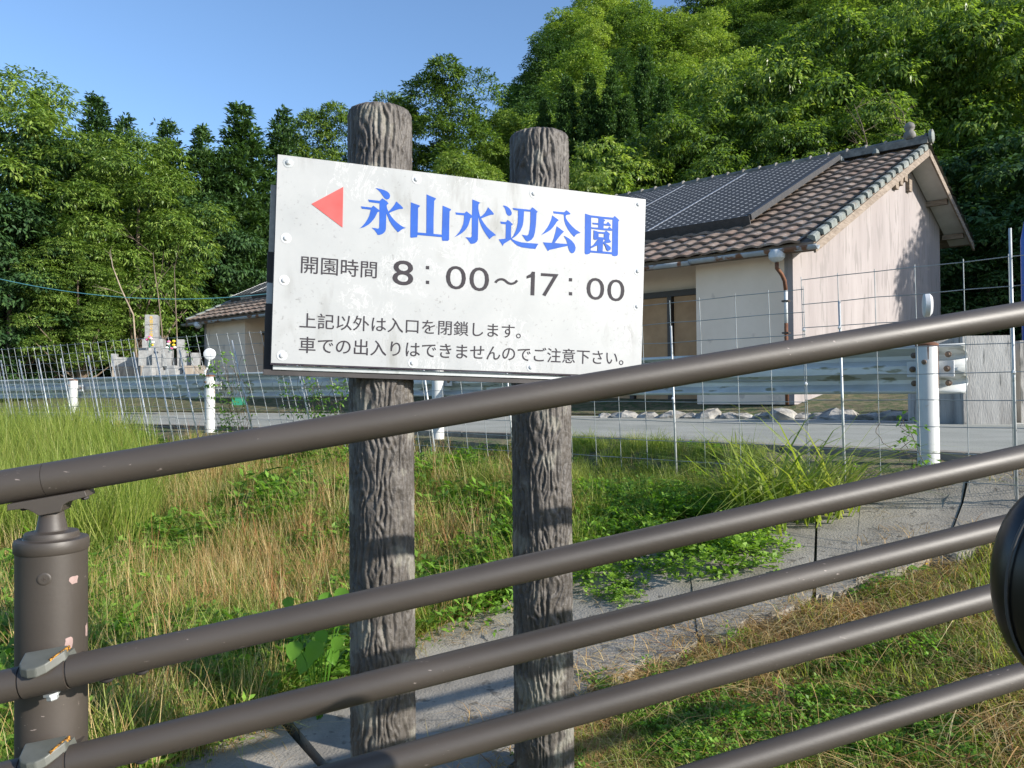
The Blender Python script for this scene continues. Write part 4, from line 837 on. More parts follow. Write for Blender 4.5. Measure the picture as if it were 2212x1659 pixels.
for n_, (px, py, sc) in enumerate(rocks):
    d = 13.3 + (1650-px)*.004; p = P(px, py, d)
    o = bpy.data.objects.new('rock', RKM[n_ % 4]); COL.objects.link(o); o.location = (p.x, p.y, tz(p.x, p.y)+.05*sc); o.scale = (sc*.9, sc*.8, sc*.55); o.rotation_euler = (random.uniform(-.2,.2), random.uniform(-.2,.2), random.uniform(0,6))
    lab = {17: 'pale boulder just right of the white guardrail post, behind the splice plate', 6: 'widest flat boulder, left of the middle fence stake', 9: 'largest boulder just left of the stake that stands before the gable wall',
           2: 'broad boulder beneath the door opening, right of the sign', 14: 'low boulder directly left of the white guardrail post', 16: 'leftmost small boulder, beside the right sign post'}.get(n_, 'small weathered grey stone in the row along the far road verge')
    tag(o, lab, 'rock', 'boulders along the far road verge')
# ------------------------------------------------------------------ graves
gd = 20.0; gp = P(340, 800, gd)
gv = empty('family_grave', (gp.x, gp.y, .2), 'grey granite Japanese grave with tall gold-lettered pillar on stepped plinth left of the house', 'gravestone')
def gb(name, x0, y0, x1, y1, dd, dep, mat='grave', zb=None, par=gv): return pbox(name, x0, y0, x1, y1, gd+dd, dep, mat, par, .32, zb)
gb('pillar', 308, 680, 334, 732, .3, .42); gb('plinth', 300, 732, 343, 752, .12, .62); gb('plinth', 290, 752, 352, 775, -.1, .95)
gb('plinth', 286, 775, 360, 812, -.35, 1.2); gb('side_wall', 235, 772, 292, 792, .0, .9); gb('wall_post', 236, 764, 247, 792, -.12, .3); gb('wall_block', 295, 757, 323, 790, -.5, .35)
gb('wall_block', 324, 764, 346, 800, -.55, .35); gb('wall_block', 347, 762, 365, 791, -.5, .3); gb('wall_block', 384, 772, 412, 790, -.3, .5); gb('wall_post', 408, 762, 425, 792, -.35, .4)
for a_ in ((292,790,326,830),(384,790,428,830),(232,792,293,830)): gb('base_course', *a_, -.5 if a_[0] > 240 else -.05, .9, 'gravebase')
gb('step', 326, 800, 384, 830, -.6, .6)
for xx in (322, 372): mb = MB(); c = P(xx, 812, gd-1.0); mb.box((c.x, c.y, c.z+.05), (.33,.3,.42), None, .55).build('lantern_foot', M['grave'], gv)
# inscription on the pillar
pil = P(321, 706, gd+.3); Rp = Matrix.Rotation(.32, 3, 'Z'); wv = Rp @ V((1,0,0)); nv2 = Rp @ V((0,-1,0)); c0 = V((pil.x, gd+.3+.21, 0))+nv2*.217
zt = P(321,683,gd+.3).z; chs = '先祖代々之墓'; hgt = (zt-P(321,730,gd+.3).z)/6
for k, ch in enumerate(chs):
    v, f_ = text_mesh(ch, .02); w_ = hgt*.95
    MB().add([c0+wv*((x[0]-.5)*w_)+V((0,0,zt-hgt*(k+1)+x[1]*w_+.02)) for x in v], f_).build('gold_character', M['gold'], gv)
sg = P(386, 760, gd); s2 = empty('small_gravestone', (sg.x, sg.y, .2), 'slim short granite stone standing right of the tall grave pillar', 'gravestone')
gb('pillar', 378, 733, 393, 757, .1, .3, par=s2); gb('plinth', 377, 757, 398, 800, -.3, .45, zb=.1, par=s2)
for n_, (px, py) in enumerate(((322,741),(378-10,748))):
    c = P(px, py, gd-.35); fl = empty('flower_bunch', (c.x, c.y, c.z-.25), ('pink and yellow grave flowers before the tall pillar', 'yellow and white grave flowers left of the small stone')[n_], 'flowers')
    MB().lathe((c.x, c.y, c.z-.3), [(.04,0),(.05,.18)], 10).build('vase', M['grave'], fl)
    for q in range(9):
        p = c+V((random.uniform(-.12,.12), random.uniform(-.08,.08), random.uniform(-.08,.16))); m_ = M[('flowerpink','floweryellow','flowerwhite')[(q+n_) % 3]]
        MB().lathe(p, [(.01,-.03),(.05,0),(.035,.03),(.005,.04)], 7).build('blossom', m_, fl); MB().tube([(c.x, c.y, c.z-.12), p], .006, 4).build('stem', M['green'], fl)
# green can + blue cable + blue pole
c = P(517, 862, 19); MB().box((c.x, c.y, c.z), (.34,.3,.3), Matrix.Rotation(.3, 3, 'Z'), .92).build('crate', M['green'], tag(empty('crate', (c.x, c.y, c.z-.2), 'small green plastic crate beyond the guardrail near the left end of the house', 'crate')))
cab = MB(); pts = []
for k in range(25):
    t = k/24; px = -60+ t*650; py = 588+t*45+ 4*35*t*(1-t)*.9; pts.append(P(px, py, 17.5+t*3))
cab.tube(pts, .009, 5, False); o = cab.build('cable', M['cable'], smooth=True); tag(o, 'thin teal cable sagging in front of the dark trees at left', 'cable')
c = P(2212, 520, 12); o = MB().tube([(c.x, c.y, -.6), (c.x, c.y, c.z), (c.x+.06, c.y, c.z+.3)], .05, 10).build('pole', M['bluepole'], smooth=True); tag(o, 'blue painted pole standing at the right border beside the dark trees', 'pole')
# ------------------------------------------------------------------ foliage meshes
def unit(v): return v/np.maximum(np.linalg.norm(v, axis=1, keepdims=True), 1e-9)
def leaves(cent, dirs, k, L, Wd, droop, spread, lseed, jitter=.5, fold=.18, tint_bias=None):
    """k leaves per cluster centre; returns verts, quads, tint"""
    g = np.random.default_rng(lseed); n = len(cent)*k; c = np.repeat(cent, k, 0); d = np.repeat(dirs, k, 0)
    az = g.uniform(0, 2*np.pi, n); h = np.stack([np.cos(az), np.sin(az), np.zeros(n)], 1)
    ax = unit(h*spread + d*.6 + np.array([0, 0, -1])*(droop+g.normal(0, .25, n))[:, None] + g.normal(0, .18, (n, 3)))
    c = c + h*g.uniform(0, jitter, n)[:, None]*L + g.normal(0, .12, (n, 3))*L
    up = unit(d*.5 + np.array([0, 0, 1.0]) + g.normal(0, .35, (n, 3))); sd_ = unit(np.cross(ax, up)); nr = np.cross(sd_, ax)
    ll = (L*g.uniform(.6, 1.25, n))[:, None]; ww = (Wd*g.uniform(.7, 1.2, n))[:, None]
    v0 = c; v1 = c + ax*ll*.45 + sd_*ww*.5 + nr*ww*fold; v2 = c + ax*ll + np.array([0,0,-1])*ll*.12; v3 = c + ax*ll*.45 - sd_*ww*.5 + nr*ww*fold
    vs = np.stack([v0, v1, v2, v3], 1).reshape(-1, 3); q = np.arange(n*4).reshape(-1, 4)
    cl = np.repeat(g.uniform(-.18, .18, len(cent)), k); t = np.clip(.5+cl+g.normal(0, .16, n) + (0 if tint_bias is None else np.repeat(tint_bias, k)), 0, 1)
    tint = np.repeat(np.stack([t, t, t], 1), 4, 0); return vs, q, tint
def crown_points(n, lobes, g, inner=.6, lower=.35):
    ci = g.integers(0, len(lobes), n*3); L_ = np.array(lobes); w = L_[ci, 3]
    d = unit(g.normal(0, 1, (n*3, 3))); d[:, 2] = np.where(d[:, 2] < -.35, -d[:, 2]*g.random(n*3), d[:, 2])
    r_ = w*(inner+(1-inner)*g.random(n*3)**.45); p = L_[ci, :3]+d*r_[:, None]*np.array([1, 1, .62])
    # drop points buried deep in other lobes
    keep = np.ones(len(p), bool)
    for l in lobes:
        q = np.linalg.norm((p-np.array(l[:3]))/np.array([1,1,.62]), axis=1); keep &= ~((q < l[3]*.62) & (g.random(len(p)) < .85))
    p = p[keep][:n]; d = d[keep][:n]; return p, d
def tree_lobes(g, w, h, nl, base=.3, shape='round'):
    out = []
    for k in range(nl):
        t = (k+.5)/nl; z = h*(base+(1-base)*t*.93)
        rad = w*.5*(math.sin(math.pi*(.18+.72*t))**.8 if shape == 'round' else (1.02-t)**.8)
        a = k*2.4+g.uniform(-.5,.5); rr = rad*g.uniform(.35, .88); lr = w*g.uniform(.12, .21)
        out.append((math.cos(a)*rr, math.sin(a)*rr, z, lr))
    out.append((0, 0, h*.58, w*.24)); return out
def make_crown(name, mat, w, h, nl, n, k, L, Wd, droop, spread, seed, base=.3, shape='round'):
    g = np.random.default_rng(seed); lobes = tree_lobes(g, w, h, nl, base, shape); p, d = crown_points(n, lobes, g)
    vs, q, t = leaves(p, d, k, L, Wd, droop, spread, seed+1, 1.1); return arr_mesh(name, vs, q, M[mat], t), lobes
def make_conifer(name, mat, w, h, nb, k, seed, tip=.8):
    g = np.random.default_rng(seed); P_, D_ = [], []
    for b in range(nb):
        t = g.random()**.85; z0 = h*(.06+.93*t); a = g.uniform(0, 2*np.pi); r_ = (w*.5*(1-t)**tip*g.uniform(.55, 1.15)+.12); m_ = max(4, int(r_*13)); u_ = np.linspace(.12, 1, m_)**.8
        rise = g.uniform(-.05,.3); x_ = np.cos(a)*r_*u_; y_ = np.sin(a)*r_*u_; z_ = z0 + r_*(rise*u_ - .35*u_*(1-u_)) ; wd = .16*(1-u_)+.05
        P_.append(np.stack([x_, y_, z_], 1)+g.normal(0, 1, (m_, 3))*wd[:, None]*np.array([1,1,.5])); D_.append(np.tile(np.array([[np.cos(a), np.sin(a), .45]]), (m_, 1)))
    p = np.concatenate(P_); d = unit(np.concatenate(D_)); vs, q, tt = leaves(p, d, k, .26, .10, .0, .38, seed+1, .7); return arr_mesh(name, vs, q, M[mat], tt)
def trunk_mesh(h, r0, lobes, seed, lean_=.1):
    g = random.Random(seed); mb = MB(); pts = [V((0,0,-.6))]; x = y = 0
    for k in range(1, 8): x += g.uniform(-.12,.12)*h*.05; y += g.uniform(-.12,.12)*h*.05; pts.append(V((x, y, h*.8*k/7)))
    mb.tube(pts, [r0*(1-.8*i/7) for i in range(8)], 8)
    for l in lobes[:14]:
        i = min(6, max(1, int((l[2]*.75)/(h*.8)*7)-1)); s_ = pts[i]; e_ = V(l[:3]); m_ = s_.lerp(e_, .5)+V((g.uniform(-.2,.2), g.uniform(-.2,.2), -.25))
        mb.tube([s_, m_, e_, e_+(e_-m_)*.35], [r0*.42, r0*.25, r0*.12, r0*.03], 5, False)
    me = bpy.data.meshes.new('trunk'); me.from_pydata([tuple(p) for p in mb.v], [], mb.f); me.materials.append(M['trunk']); me.shade_smooth(); return me
DARK = [make_crown('crown', 'leaf_con', 8, 10, 40, 3600, 6, .3, .13, .6, .8, 700+s, .08) for s in range(2)]  # crowns in a dark leaf colour that stands in for under-canopy shade
BROAD = [make_crown('crown', 'leaf_broad', 7.2, 9.5, 40, 3900, 12, .185, .06, .5, .85, 100+s, .22) for s in range(3)]
BIG = [make_crown('crown', 'leaf_big', 8, 10, 40, 2900, 12, .205, .09, .65, .8, 200+s, .2) for s in range(2)]
LIGHT = [make_crown('crown', 'leaf_broad', 6, 9.5, 36, 4200, 11, .19, .055, .1, .8, 300+s, .15) for s in range(2)]
HILLC = [make_crown('crown', 'leaf_hill', 7.5, 8, 36, 2200, 6, .27, .13, .15, 1.0, 400+s, .25) for s in range(4)]
HILLD = make_crown('crown', 'leaf_con', 7.5, 8.5, 34, 2200, 5, .28, .13, .15, 1.0, 444, .25)
CON = [make_conifer('crown', 'leaf_con', 6.0, 11, 420, 4, 500+s) for s in range(3)]
HCON = [make_conifer('crown', 'leaf_cedar', 6, 13, 620, 4, 600+s, .8) for s in range(1)]
TRK = {id(c[0]): trunk_mesh(9, .2, c[1], i) for i, c in enumerate(DARK+BROAD+BIG+LIGHT+HILLC)}
TRKC = trunk_mesh(11, .16, [], 77)
def tree(kind, me, x, y, s, label, cat='tree', group=None, sz=None, z=None, yaw=None, name='tree', trunk=True):
    z = tz(x, y) if z is None else z
    o = empty(name, (x, y, z-.1), label, cat, group)
    yaw = random.uniform(0, 6.28) if yaw is None else yaw
    crown = me[0] if isinstance(me, tuple) else me
    for nm, m_ in (('crown', crown),) + ((('trunk', TRK.get(id(crown), TRKC)),) if trunk else ()):
        c = bpy.data.objects.new(nm, m_); COL.objects.link(c); c.parent = o; c.rotation_euler = (0, 0, yaw); c.scale = (s, s, s if sz is None else sz)
    return o
def at(px, d): return (px-1106)/F*d, d
def tall(px, ytop, d, nat):     # vertical scale so that the top reaches ytop
    x, y = at(px, d); return (P(px, ytop, d).z-tz(x, y)+.1)/nat
nearL = [  # px, ytop, dist, width scale, mesh, label
 (-30,160,31,1.35,BROAD[0],'bushy broadleaf tree filling the upper left corner of the picture'),
 (125,300,32,.75,DARK[1],'dark-leaved broadleaf tree between the leftmost tree and the one behind the graves'),
 (295,285,31,.95,BROAD[2],'big rounded broadleaf tree rising behind the graves'),
 (20,440,28.5,.75,DARK[0],'low leafy tree at the left border below the corner tree'),  # dark leaf colour stands in for shade from overhanging crowns
 (170,520,28.5,.6,BROAD[0],'low spreading tree left of the graves'),
 (425,430,35,.75,DARK[1],'shaded leafy tree behind the left end of the house roof'),  # its shade is partly put into the dark leaf colour
 (-190,330,32,1.0,BROAD[1],'broadleaf tree cut off by the left border'),
 (560,420,42,.9,LIGHT[1],'yellow-green young tree just left of the sign'),
 (700,215,43,1.0,LIGHT[0],'light green tree above the top left edge of the sign'),
 (850,185,44,.9,LIGHT[1],'light green tree showing above the left sign post'),
 (965,128,42,1.3,LIGHT[0],'tallest pale green tree between the two sign posts'),
 (1085,240,45,1.0,LIGHT[1],'pale green tree left of the right sign post'),
 (1010,330,39,1.0,BROAD[1],'mid green tree low between the two sign posts'),
 (1225,260,44,.85,LIGHT[0],'small bright tree just right of the right sign post'),
]
for px, yt, d, w, me, lab in nearL:
    x, y = at(px, d); tree('b', me, x, y, w, lab, sz=tall(px, yt, d, 9.6))
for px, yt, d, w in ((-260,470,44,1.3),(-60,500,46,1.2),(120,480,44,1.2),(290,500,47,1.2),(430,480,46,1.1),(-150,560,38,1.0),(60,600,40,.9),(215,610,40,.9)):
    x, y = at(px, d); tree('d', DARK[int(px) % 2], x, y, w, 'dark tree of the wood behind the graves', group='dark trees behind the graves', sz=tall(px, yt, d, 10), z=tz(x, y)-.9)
for px, yt, d, w, lab in ((85,195,38,.9,'slim cypress peeping over the upper left tree'),(208,210,38,1.1,'dark cypress left of the rounded tree behind the graves'),(270,250,38,.9,'dark cypress directly above the graves'),
    (365,262,38,.9,'pointed cypress at the right shoulder of the rounded tree'),(440,275,38,1.0,'dark cypress nearest the gap of sky left of the sign'),(522,225,39,1.3,'tallest dark cypress left of the sign'),(612,235,41,1.1,'cypress touching the upper left corner of the sign'),
    (480,330,38,1.0,'dense dark cypress below the tallest one'),(660,330,42,1.0,'cypress half hidden by the sign corner')):
    x, y = at(px, d); tree('c', CON[int(px) % 3], x, y, w, lab, 'cypress', sz=tall(px, yt, d, 11.0), name='cypress')
nearR = [(1330,310,33,.9,'drooping-leaved tree just right of the right sign post'),(1480,225,34,1.0,'drooping-leaved tree behind the left part of the solar panels'),(1640,120,35,1.15,'tall drooping-leaved tree behind the middle of the roof'),
 (1800,30,35,1.2,'tall drooping-leaved tree behind the gable end'),(1990,0,34,1.2,'drooping-leaved tree above the ridge finial'),(2170,-20,33,1.2,'high tree filling the upper right corner'),(2330,-20,31,1.2,'tree cut off by the right border'),
 (1420,400,31,.7,'low shrubby tree behind the solar panels'),(1560,330,31,.8,'shrubby tree over the roof ridge'),(1720,260,31,.8,'leafy tree standing close behind the ridge'),(1880,210,31,.9,'leafy tree with bare twigs behind the ridge finial')]
for n_, (px, yt, d, w, lab) in enumerate(nearR):
    x, y = at(px, d); tree('m', BIG[n_ % 2], x, y, w, lab, sz=tall(px, yt, d, 10.2))
# dense trees right of the house, shade put into their leaf colour, and the stand off to the right that shades them
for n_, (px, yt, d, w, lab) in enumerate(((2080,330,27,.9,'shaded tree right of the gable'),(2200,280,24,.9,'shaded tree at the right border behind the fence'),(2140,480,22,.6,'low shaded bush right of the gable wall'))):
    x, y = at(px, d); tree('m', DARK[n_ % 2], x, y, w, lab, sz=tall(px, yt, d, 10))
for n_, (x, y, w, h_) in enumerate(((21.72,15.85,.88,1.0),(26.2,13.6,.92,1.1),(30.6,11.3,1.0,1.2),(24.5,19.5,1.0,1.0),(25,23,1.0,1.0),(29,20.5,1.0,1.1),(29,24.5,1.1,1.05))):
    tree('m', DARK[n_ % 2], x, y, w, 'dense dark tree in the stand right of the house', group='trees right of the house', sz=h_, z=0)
# wooded hillside
hb = 0
for d in np.arange(42, 112, 6.0):
    for px in np.arange(900, 2400, 7.2*.72*F/d/1.0):
        px2 = px+rng.uniform(-14, 14); x, y = at(px2, d+rng.uniform(-2, 2)); zz = tz(x, y)
        if x/y < -.115 and d > 48: continue
        if (zz+9)/d > .68: continue
        s_ = rng.uniform(.7, 1.25); tree('h', (HILLC + [HILLD, HILLC[1]])[int(rng.integers(0, 6))], x, y, s_, 'leafy tree on the wooded hillside behind the house', group='trees covering the hillside', sz=s_*rng.uniform(.9,1.2), z=zz-.8, trunk=False); hb += 1
for px, yt, d, w in ((1230,165,42,.62),(1279,160,41.5,.66),(1328,150,41,.7),(1400,100,44,.72),(1362,205,40.5,.6),(1180,215,43,.55),(1440,170,42,.65)):
    x, y = at(px, d); tree('c', HCON[0], x, y, w, 'pointed cedar on the lower hillside between the sign posts and the roof', 'cedar', group='cedars on the hillside', sz=tall(px, yt, d, 13), name='cedar', trunk=False)
# slender pale trunks and bare twigs
def stems(name, label, paths, r0, seed, twigs=14, mat='palebark'):
    g = random.Random(seed); base = V(paths[0][0]); o = empty(name, base, label, 'tree'); mb = MB()
    for pts in paths:
        pts = [V(p) for p in pts]; n = len(pts); mb.tube(pts, [r0*(1-.7*i/(n-1)) for i in range(n)], 7)
        for k in range(twigs):
            t = g.uniform(.3, 1)*(n-1); i = min(int(t), n-2); c = pts[i].lerp(pts[i+1], t-i); L = g.uniform(.5, 1.5); d = V((g.uniform(-1,1), g.uniform(-.5,.3), g.uniform(-.1,.8))).normalized()
            m_ = c+d*L*.5+V((0,0,g.uniform(-.1,.15))); e = c+d*L+V((g.uniform(-.2,.2),0,g.uniform(-.1,.3))); mb.tube([c, m_, e], [r0*.3, r0*.2, r0*.08], 4, False)
            for q in range(2): d2 = (d+V((g.uniform(-.8,.8), 0, g.uniform(-.5,.8)))).normalized(); mb.tube([m_, m_+d2*L*.3, m_+d2*L*.55+V((0,0,.05))], [r0*.16, r0*.1, r0*.05], 3, False)
    mb.build('trunk', M[mat], o, smooth=True)
M['palebark'] = pm('pale_bark', (.20,.15,.10), (.38,.31,.23), 4, .9, .005, 30)
stems('slender_tree', 'leaning pale trunk behind and left of the grave pillar', [[P(296,790,26.5), P(288,680,26.5), P(262,625,26.4), P(243,575,26.6), P(238,540,27.5)]], .035, 1, 3, 'palebark')
stems('slender_tree', 'crooked pale trunk just right of the grave pillar', [[P(353,800,26.5), P(350,716,26.4), P(342,640,26.4), P(333,580,26.6), P(331,545,27.5)]], .03, 2, 3, 'trunk')
stems('slender_tree', 'straight pale trunk between the grave pillar and the roof end', [[P(384,800,26.5), P(382,720,26.4), P(378,620,26.6), P(376,570,27.5)]], .03, 3, 2, 'trunk')
stems('bare_tree', 'bare grey branches half hidden in the leaves left of the ridge finial', [[P(1880,400,28.5), P(1878,330,28.3), P(1862,270,28.2), P(1845,225,28.5)], [P(1960,360,28.6), P(1962,300,28.3), P(1950,240,28.5)]], .03, 4, 8, 'trunk')
# ------------------------------------------------------------------ ground cover (instanced tufts)
src = bpy.data.collections.new('tuft_sources')
def blade_tuft(n, h, wid, spreadr, droop, seed, mat, heads=0, tlo=.2, thi=.8):
    g = np.random.default_rng(seed); seg = 4; a = g.uniform(0, 2*np.pi, n); r_ = spreadr*np.sqrt(g.random(n)); b0 = np.stack([np.cos(a)*r_, np.sin(a)*r_, np.full(n, -.02)], 1)
    az = g.uniform(0, 2*np.pi, n); L = h*g.uniform(.55, 1.15, n); bend = droop*g.uniform(.3, 1.4, n); vs = []; sdv = np.stack([-np.sin(az), np.cos(az), 0*az], 1); hd = np.stack([np.cos(az), np.sin(az), 0*az], 1)
    for k in range(seg+1):
        t = k/seg; p = b0 + hd*(L*(bend*t*t+.08*t))[:, None] + np.array([0,0,1.])*(L*(t-.45*bend*t*t*t))[:, None]; w = wid*(1-t**1.6)*(1 if k else .7)
        vs.append(p-sdv*w/2); vs.append(p+sdv*w/2)
    Vt = np.stack(vs, 1).reshape(-1, 3); base = np.arange(n)[:, None]*(2*(seg+1)); q = np.concatenate([base+np.array([[2*k, 2*k+1, 2*k+3, 2*k+2]]) for k in range(seg)], 0)
    t = g.uniform(tlo, thi, n); tint = np.repeat(np.stack([t]*3, 1), 2*(seg+1), 0)
    if heads:
        hv = []; hq = []; ht = []
        tops = Vt.reshape(n, -1, 3)[:, -1]
        for i in range(n):
            if g.random() < heads:
                for m_ in range(7):
                    c = tops[i]-np.array([0,0,.009*m_])+g.normal(0,.003,3); e = g.normal(0,.0028,3); s0 = len(Vt)+len(hv); e2 = np.array([g.normal(0,.003), g.normal(0,.003), .008]); hv += [c-e, c-e2*.4, c+e, c+e2]; hq.append([s0, s0+1, s0+2, s0+3]); ht += [[.8]*3]*4
        if hv: Vt = np.concatenate([Vt, np.array(hv)]); q = np.concatenate([q, np.array(hq)]); tint = np.concatenate([tint, np.array(ht)])
    o = bpy.data.objects.new('tuft_%02d' % len(src.objects), arr_mesh('tuft', Vt, q, M[mat], tint)); src.objects.link(o); return len(src.objects)-1
def leafy_tuft(n, h, L, Wd, seed, mat, r_=.12, k=5):
    g = np.random.default_rng(seed); c = np.stack([g.normal(0, r_, n), g.normal(0, r_, n), h*g.random(n)**.7], 1); d = unit(np.concatenate([g.normal(0,.4,(n,2)), np.ones((n,1))], 1))
    vs, q, t = leaves(c, d, k, L, Wd, .1, .9, seed, .8); o = bpy.data.objects.new('tuft_%02d' % len(src.objects), arr_mesh('tuft', vs, q, M[mat], t)); src.objects.link(o); return len(src.objects)-1
T_G1 = blade_tuft(34, .36, .0055, .09, .55, 1, 'grass'); T_G2 = blade_tuft(30, .42, .0075, .10, .9, 2, 'grass'); T_G3 = blade_tuft(40, .26, .004, .10, .35, 3, 'grass')
T_S1 = blade_tuft(22, .42, .0034, .10, .45, 4, 'straw', .0); T_S2 = blade_tuft(30, .16, .0040, .16, 1.8, 5, 'straw'); T_S3 = blade_tuft(16, .5, .0028, .07, .25, 6, 'straw', .08)
T_R = blade_tuft(9, .48, .004, .06, .2, 7, 'redstem', .1)
T_L1 = leafy_tuft(22, .20, .05, .022, 8, 'leaf_weed'); T_L2 = leafy_tuft(40, .14, .034, .022, 9, 'leaf_weed', .10, 6); T_L3 = leafy_tuft(12, .25, .09, .03, 10, 'leaf_weed', .08)
T_LAWN = blade_tuft(46, .075, .0036, .11, .8, 12, 'grass', 0, .45, 1.0); T_LAWN2 = blade_tuft(30, .11, .0045, .10, .6, 13, 'grass', 0, .2, .85); T_THATCH = blade_tuft(34, .12, .003, .14, 2.4, 14, 'straw', 0, .1, .9)
T_BIGG = blade_tuft(90, .72, .017, .22, 1.25, 15, 'grass', 0, .35, .85)
T_TALLG = blade_tuft(42, .62, .006, .12, .45, 16, 'grass', .0, .35, .95)
names = [o.name for o in src.objects]
def scatter(name, pts, kinds, scales, label=None, sink=.0):
    n = len(pts); z = terr(pts[:, 0], pts[:, 1])-sink; vs = np.column_stack([pts, z])
    me = bpy.data.meshes.new(name); me.vertices.add(n); me.vertices.foreach_set('co', vs.astype(np.float32).ravel())
    a = me.attributes.new('kind_id', 'INT', 'POINT'); a.data.foreach_set('value', np.asarray(kinds, np.int32))
    a = me.attributes.new('sc', 'FLOAT_VECTOR', 'POINT'); s3 = np.column_stack([scales*rng.uniform(.9,1.25,n), scales*rng.uniform(.9,1.25,n), scales*rng.uniform(.75,1.25,n)]); a.data.foreach_set('vector', s3.astype(np.float32).ravel())
    a = me.attributes.new('rt', 'FLOAT_VECTOR', 'POINT'); a.data.foreach_set('vector', np.column_stack([rng.normal(0,.12,n), rng.normal(0,.12,n), rng.uniform(0,6.283,n)]).astype(np.float32).ravel())
    o = bpy.data.objects.new(name, me); COL.objects.link(o); tag(o, label, None, None, 'stuff'); md = o.modifiers.new('cover', 'NODES')
    ng = bpy.data.node_groups.new(name, 'GeometryNodeTree'); ng.interface.new_socket('Geometry', in_out='INPUT', socket_type='NodeSocketGeometry'); ng.interface.new_socket('Geometry', in_out='OUTPUT', socket_type='NodeSocketGeometry')
    gi = ng.nodes.new('NodeGroupInput'); go = ng.nodes.new('NodeGroupOutput'); ip = ng.nodes.new('GeometryNodeInstanceOnPoints'); ci = ng.nodes.new('GeometryNodeCollectionInfo')
    ci.inputs['Collection'].default_value = src; ci.inputs['Separate Children'].default_value = True; ci.inputs['Reset Children'].default_value = True
    def na(nm, tp): x = ng.nodes.new('GeometryNodeInputNamedAttribute'); x.data_type = tp; x.inputs[0].default_value = nm; return [s for s in x.outputs if s.enabled and s.name == 'Attribute'][0]
    L = ng.links.new; L(gi.outputs[0], ip.inputs['Points']); L(ci.outputs[0], ip.inputs['Instance']); ip.inputs['Pick Instance'].default_value = True
    L(na('kind_id', 'INT'), ip.inputs['Instance Index']); L(na('rt', 'FLOAT_VECTOR'), ip.inputs['Rotation']); L(na('sc', 'FLOAT_VECTOR'), ip.inputs['Scale']); L(ip.outputs[0], go.inputs[0]); md.node_group = ng; return o
def fld(x, y, sc, seed): return vnoise(x/sc+40, y/sc+40, seed)
def inpoly(x, y, poly):
    c = np.zeros(len(x), bool); j = len(poly)-1
    for i in range(len(poly)):
        xi, yi = poly[i]; xj, yj = poly[j]; c ^= ((yi > y) != (yj > y)) & (x < (xj-xi)*(y-yi)/(yj-yi+1e-12)+xi); j = i
    return c
APOLY = [(p[0], p[1]) for p in LO] + [(p[0], p[1]) for p in UP][::-1]
# candidate points in view, density thinning with distance
def cand(n, y0, y1, pw=1.0):
    u_ = rng.random(n); y = (y0**(1-pw)+(y1**(1-pw)-y0**(1-pw))*u_)**(1/(1-pw)) if pw != 1 else y0*(y1/y0)**u_
    x = rng.uniform(-.76, .76, n)*y; return x, y
x, y = cand(26000, 1.5, 17, .2); s = sdist(x, y); ap_in = inpoly(x, y, APOLY)
up_side = np.zeros(len(x), bool)
# is the point above (beyond) the apron: compare with apron upper edge
ux = np.array([p[0] for p in UP]); uy = np.array([p[1] for p in UP]); lx = np.array([p[0] for p in LO]); ly = np.array([p[1] for p in LO])
order = np.argsort(ux); beyond = y > np.interp(x, ux[order], uy[order], left=-99)-.10
bank = beyond & (s > np.where((x/y > .06) & (x/y < .33), -.15, .40)) & ~(ap_in & ((x > .2) | (rng.random(len(x)) > .02)))
bx_, by_, bs = x[bank], y[bank], s[bank]; n = len(bx_); rel = bx_/by_
f1 = fld(bx_, by_, .9, 5); f2 = fld(bx_, by_, .45, 6); rr = rng.random(n); kinds = np.empty(n, int)
ledge = -.51+.10*(fld(bx_, by_, 1.2, 31)-.5)+rng.normal(0,.02,n); left = rel < ledge; mid = (rel >= ledge) & (rel < .075); rgt = rel >= .075
def pick(mask, opts, ps): kinds[mask] = rng.choice(opts, mask.sum(), p=np.array(ps)/sum(ps))
pick(left & (by_ > 6), [T_TALLG, T_G1, T_S1, T_G2], [6, 3, .7, 1]); pick(left & (by_ <= 6), [T_G1, T_L1, T_S1, T_G3, T_L3, T_THATCH], [3, 3, 2, 2, 1, 2])
pick(mid & (f1 > .56), [T_S1, T_S3, T_G3, T_R, T_THATCH, T_L1, T_G1], [3, 3, 3, 1.6, 2, .8, 3]); pick(mid & (f1 <= .56), [T_G1, T_G3, T_L1, T_S1, T_G2, T_S3, T_R], [5, 4, 1.0, 2.0, 1.5, 1.6, .6])
pick(mid & (f2 > .7), [T_L1, T_L3, T_G1], [4, 2, 2])
pick(rgt, [T_G2, T_G1, T_G3, T_S1, T_L2], [5, 4, 2, .5, .6]); pick(rgt & (bs > 1.0) & (f2 > .5), [T_L2, T_L1, T_G1], [4, 2, 1])
sc = np.where(by_ > 6, 1.05, .92)*rng.uniform(.7, 1.15, n); sc = sc*np.where(left, 1.15, 1.0)*np.where(rgt, .95, 1.0)
dry = (rel > -.45) & (rel < -.22) & (by_ > 5.2) & (bs > .8) & (bs < 3.2) & (rng.random(n) < .4); pick(dry, [T_S3, T_S1, T_R, T_G1], [3, 2, 1.4, 4]); sc = np.where(dry, rng.uniform(.8, 1.1, n), sc)
hlim = np.clip((bs-.3)/.9, .5, 1); sc = sc*np.where(left | dry, 1, hlim)
far_r = rel > .47; keep = ~(far_r & (rng.random(n) > .12)); keep &= ~((rel > .33) & (bs > .9) & (rng.random(n) > .35))
scatter('bank_grass', np.column_stack([bx_, by_])[keep], kinds[keep], sc[keep], 'mixed green and dry grass and weeds covering the road bank')
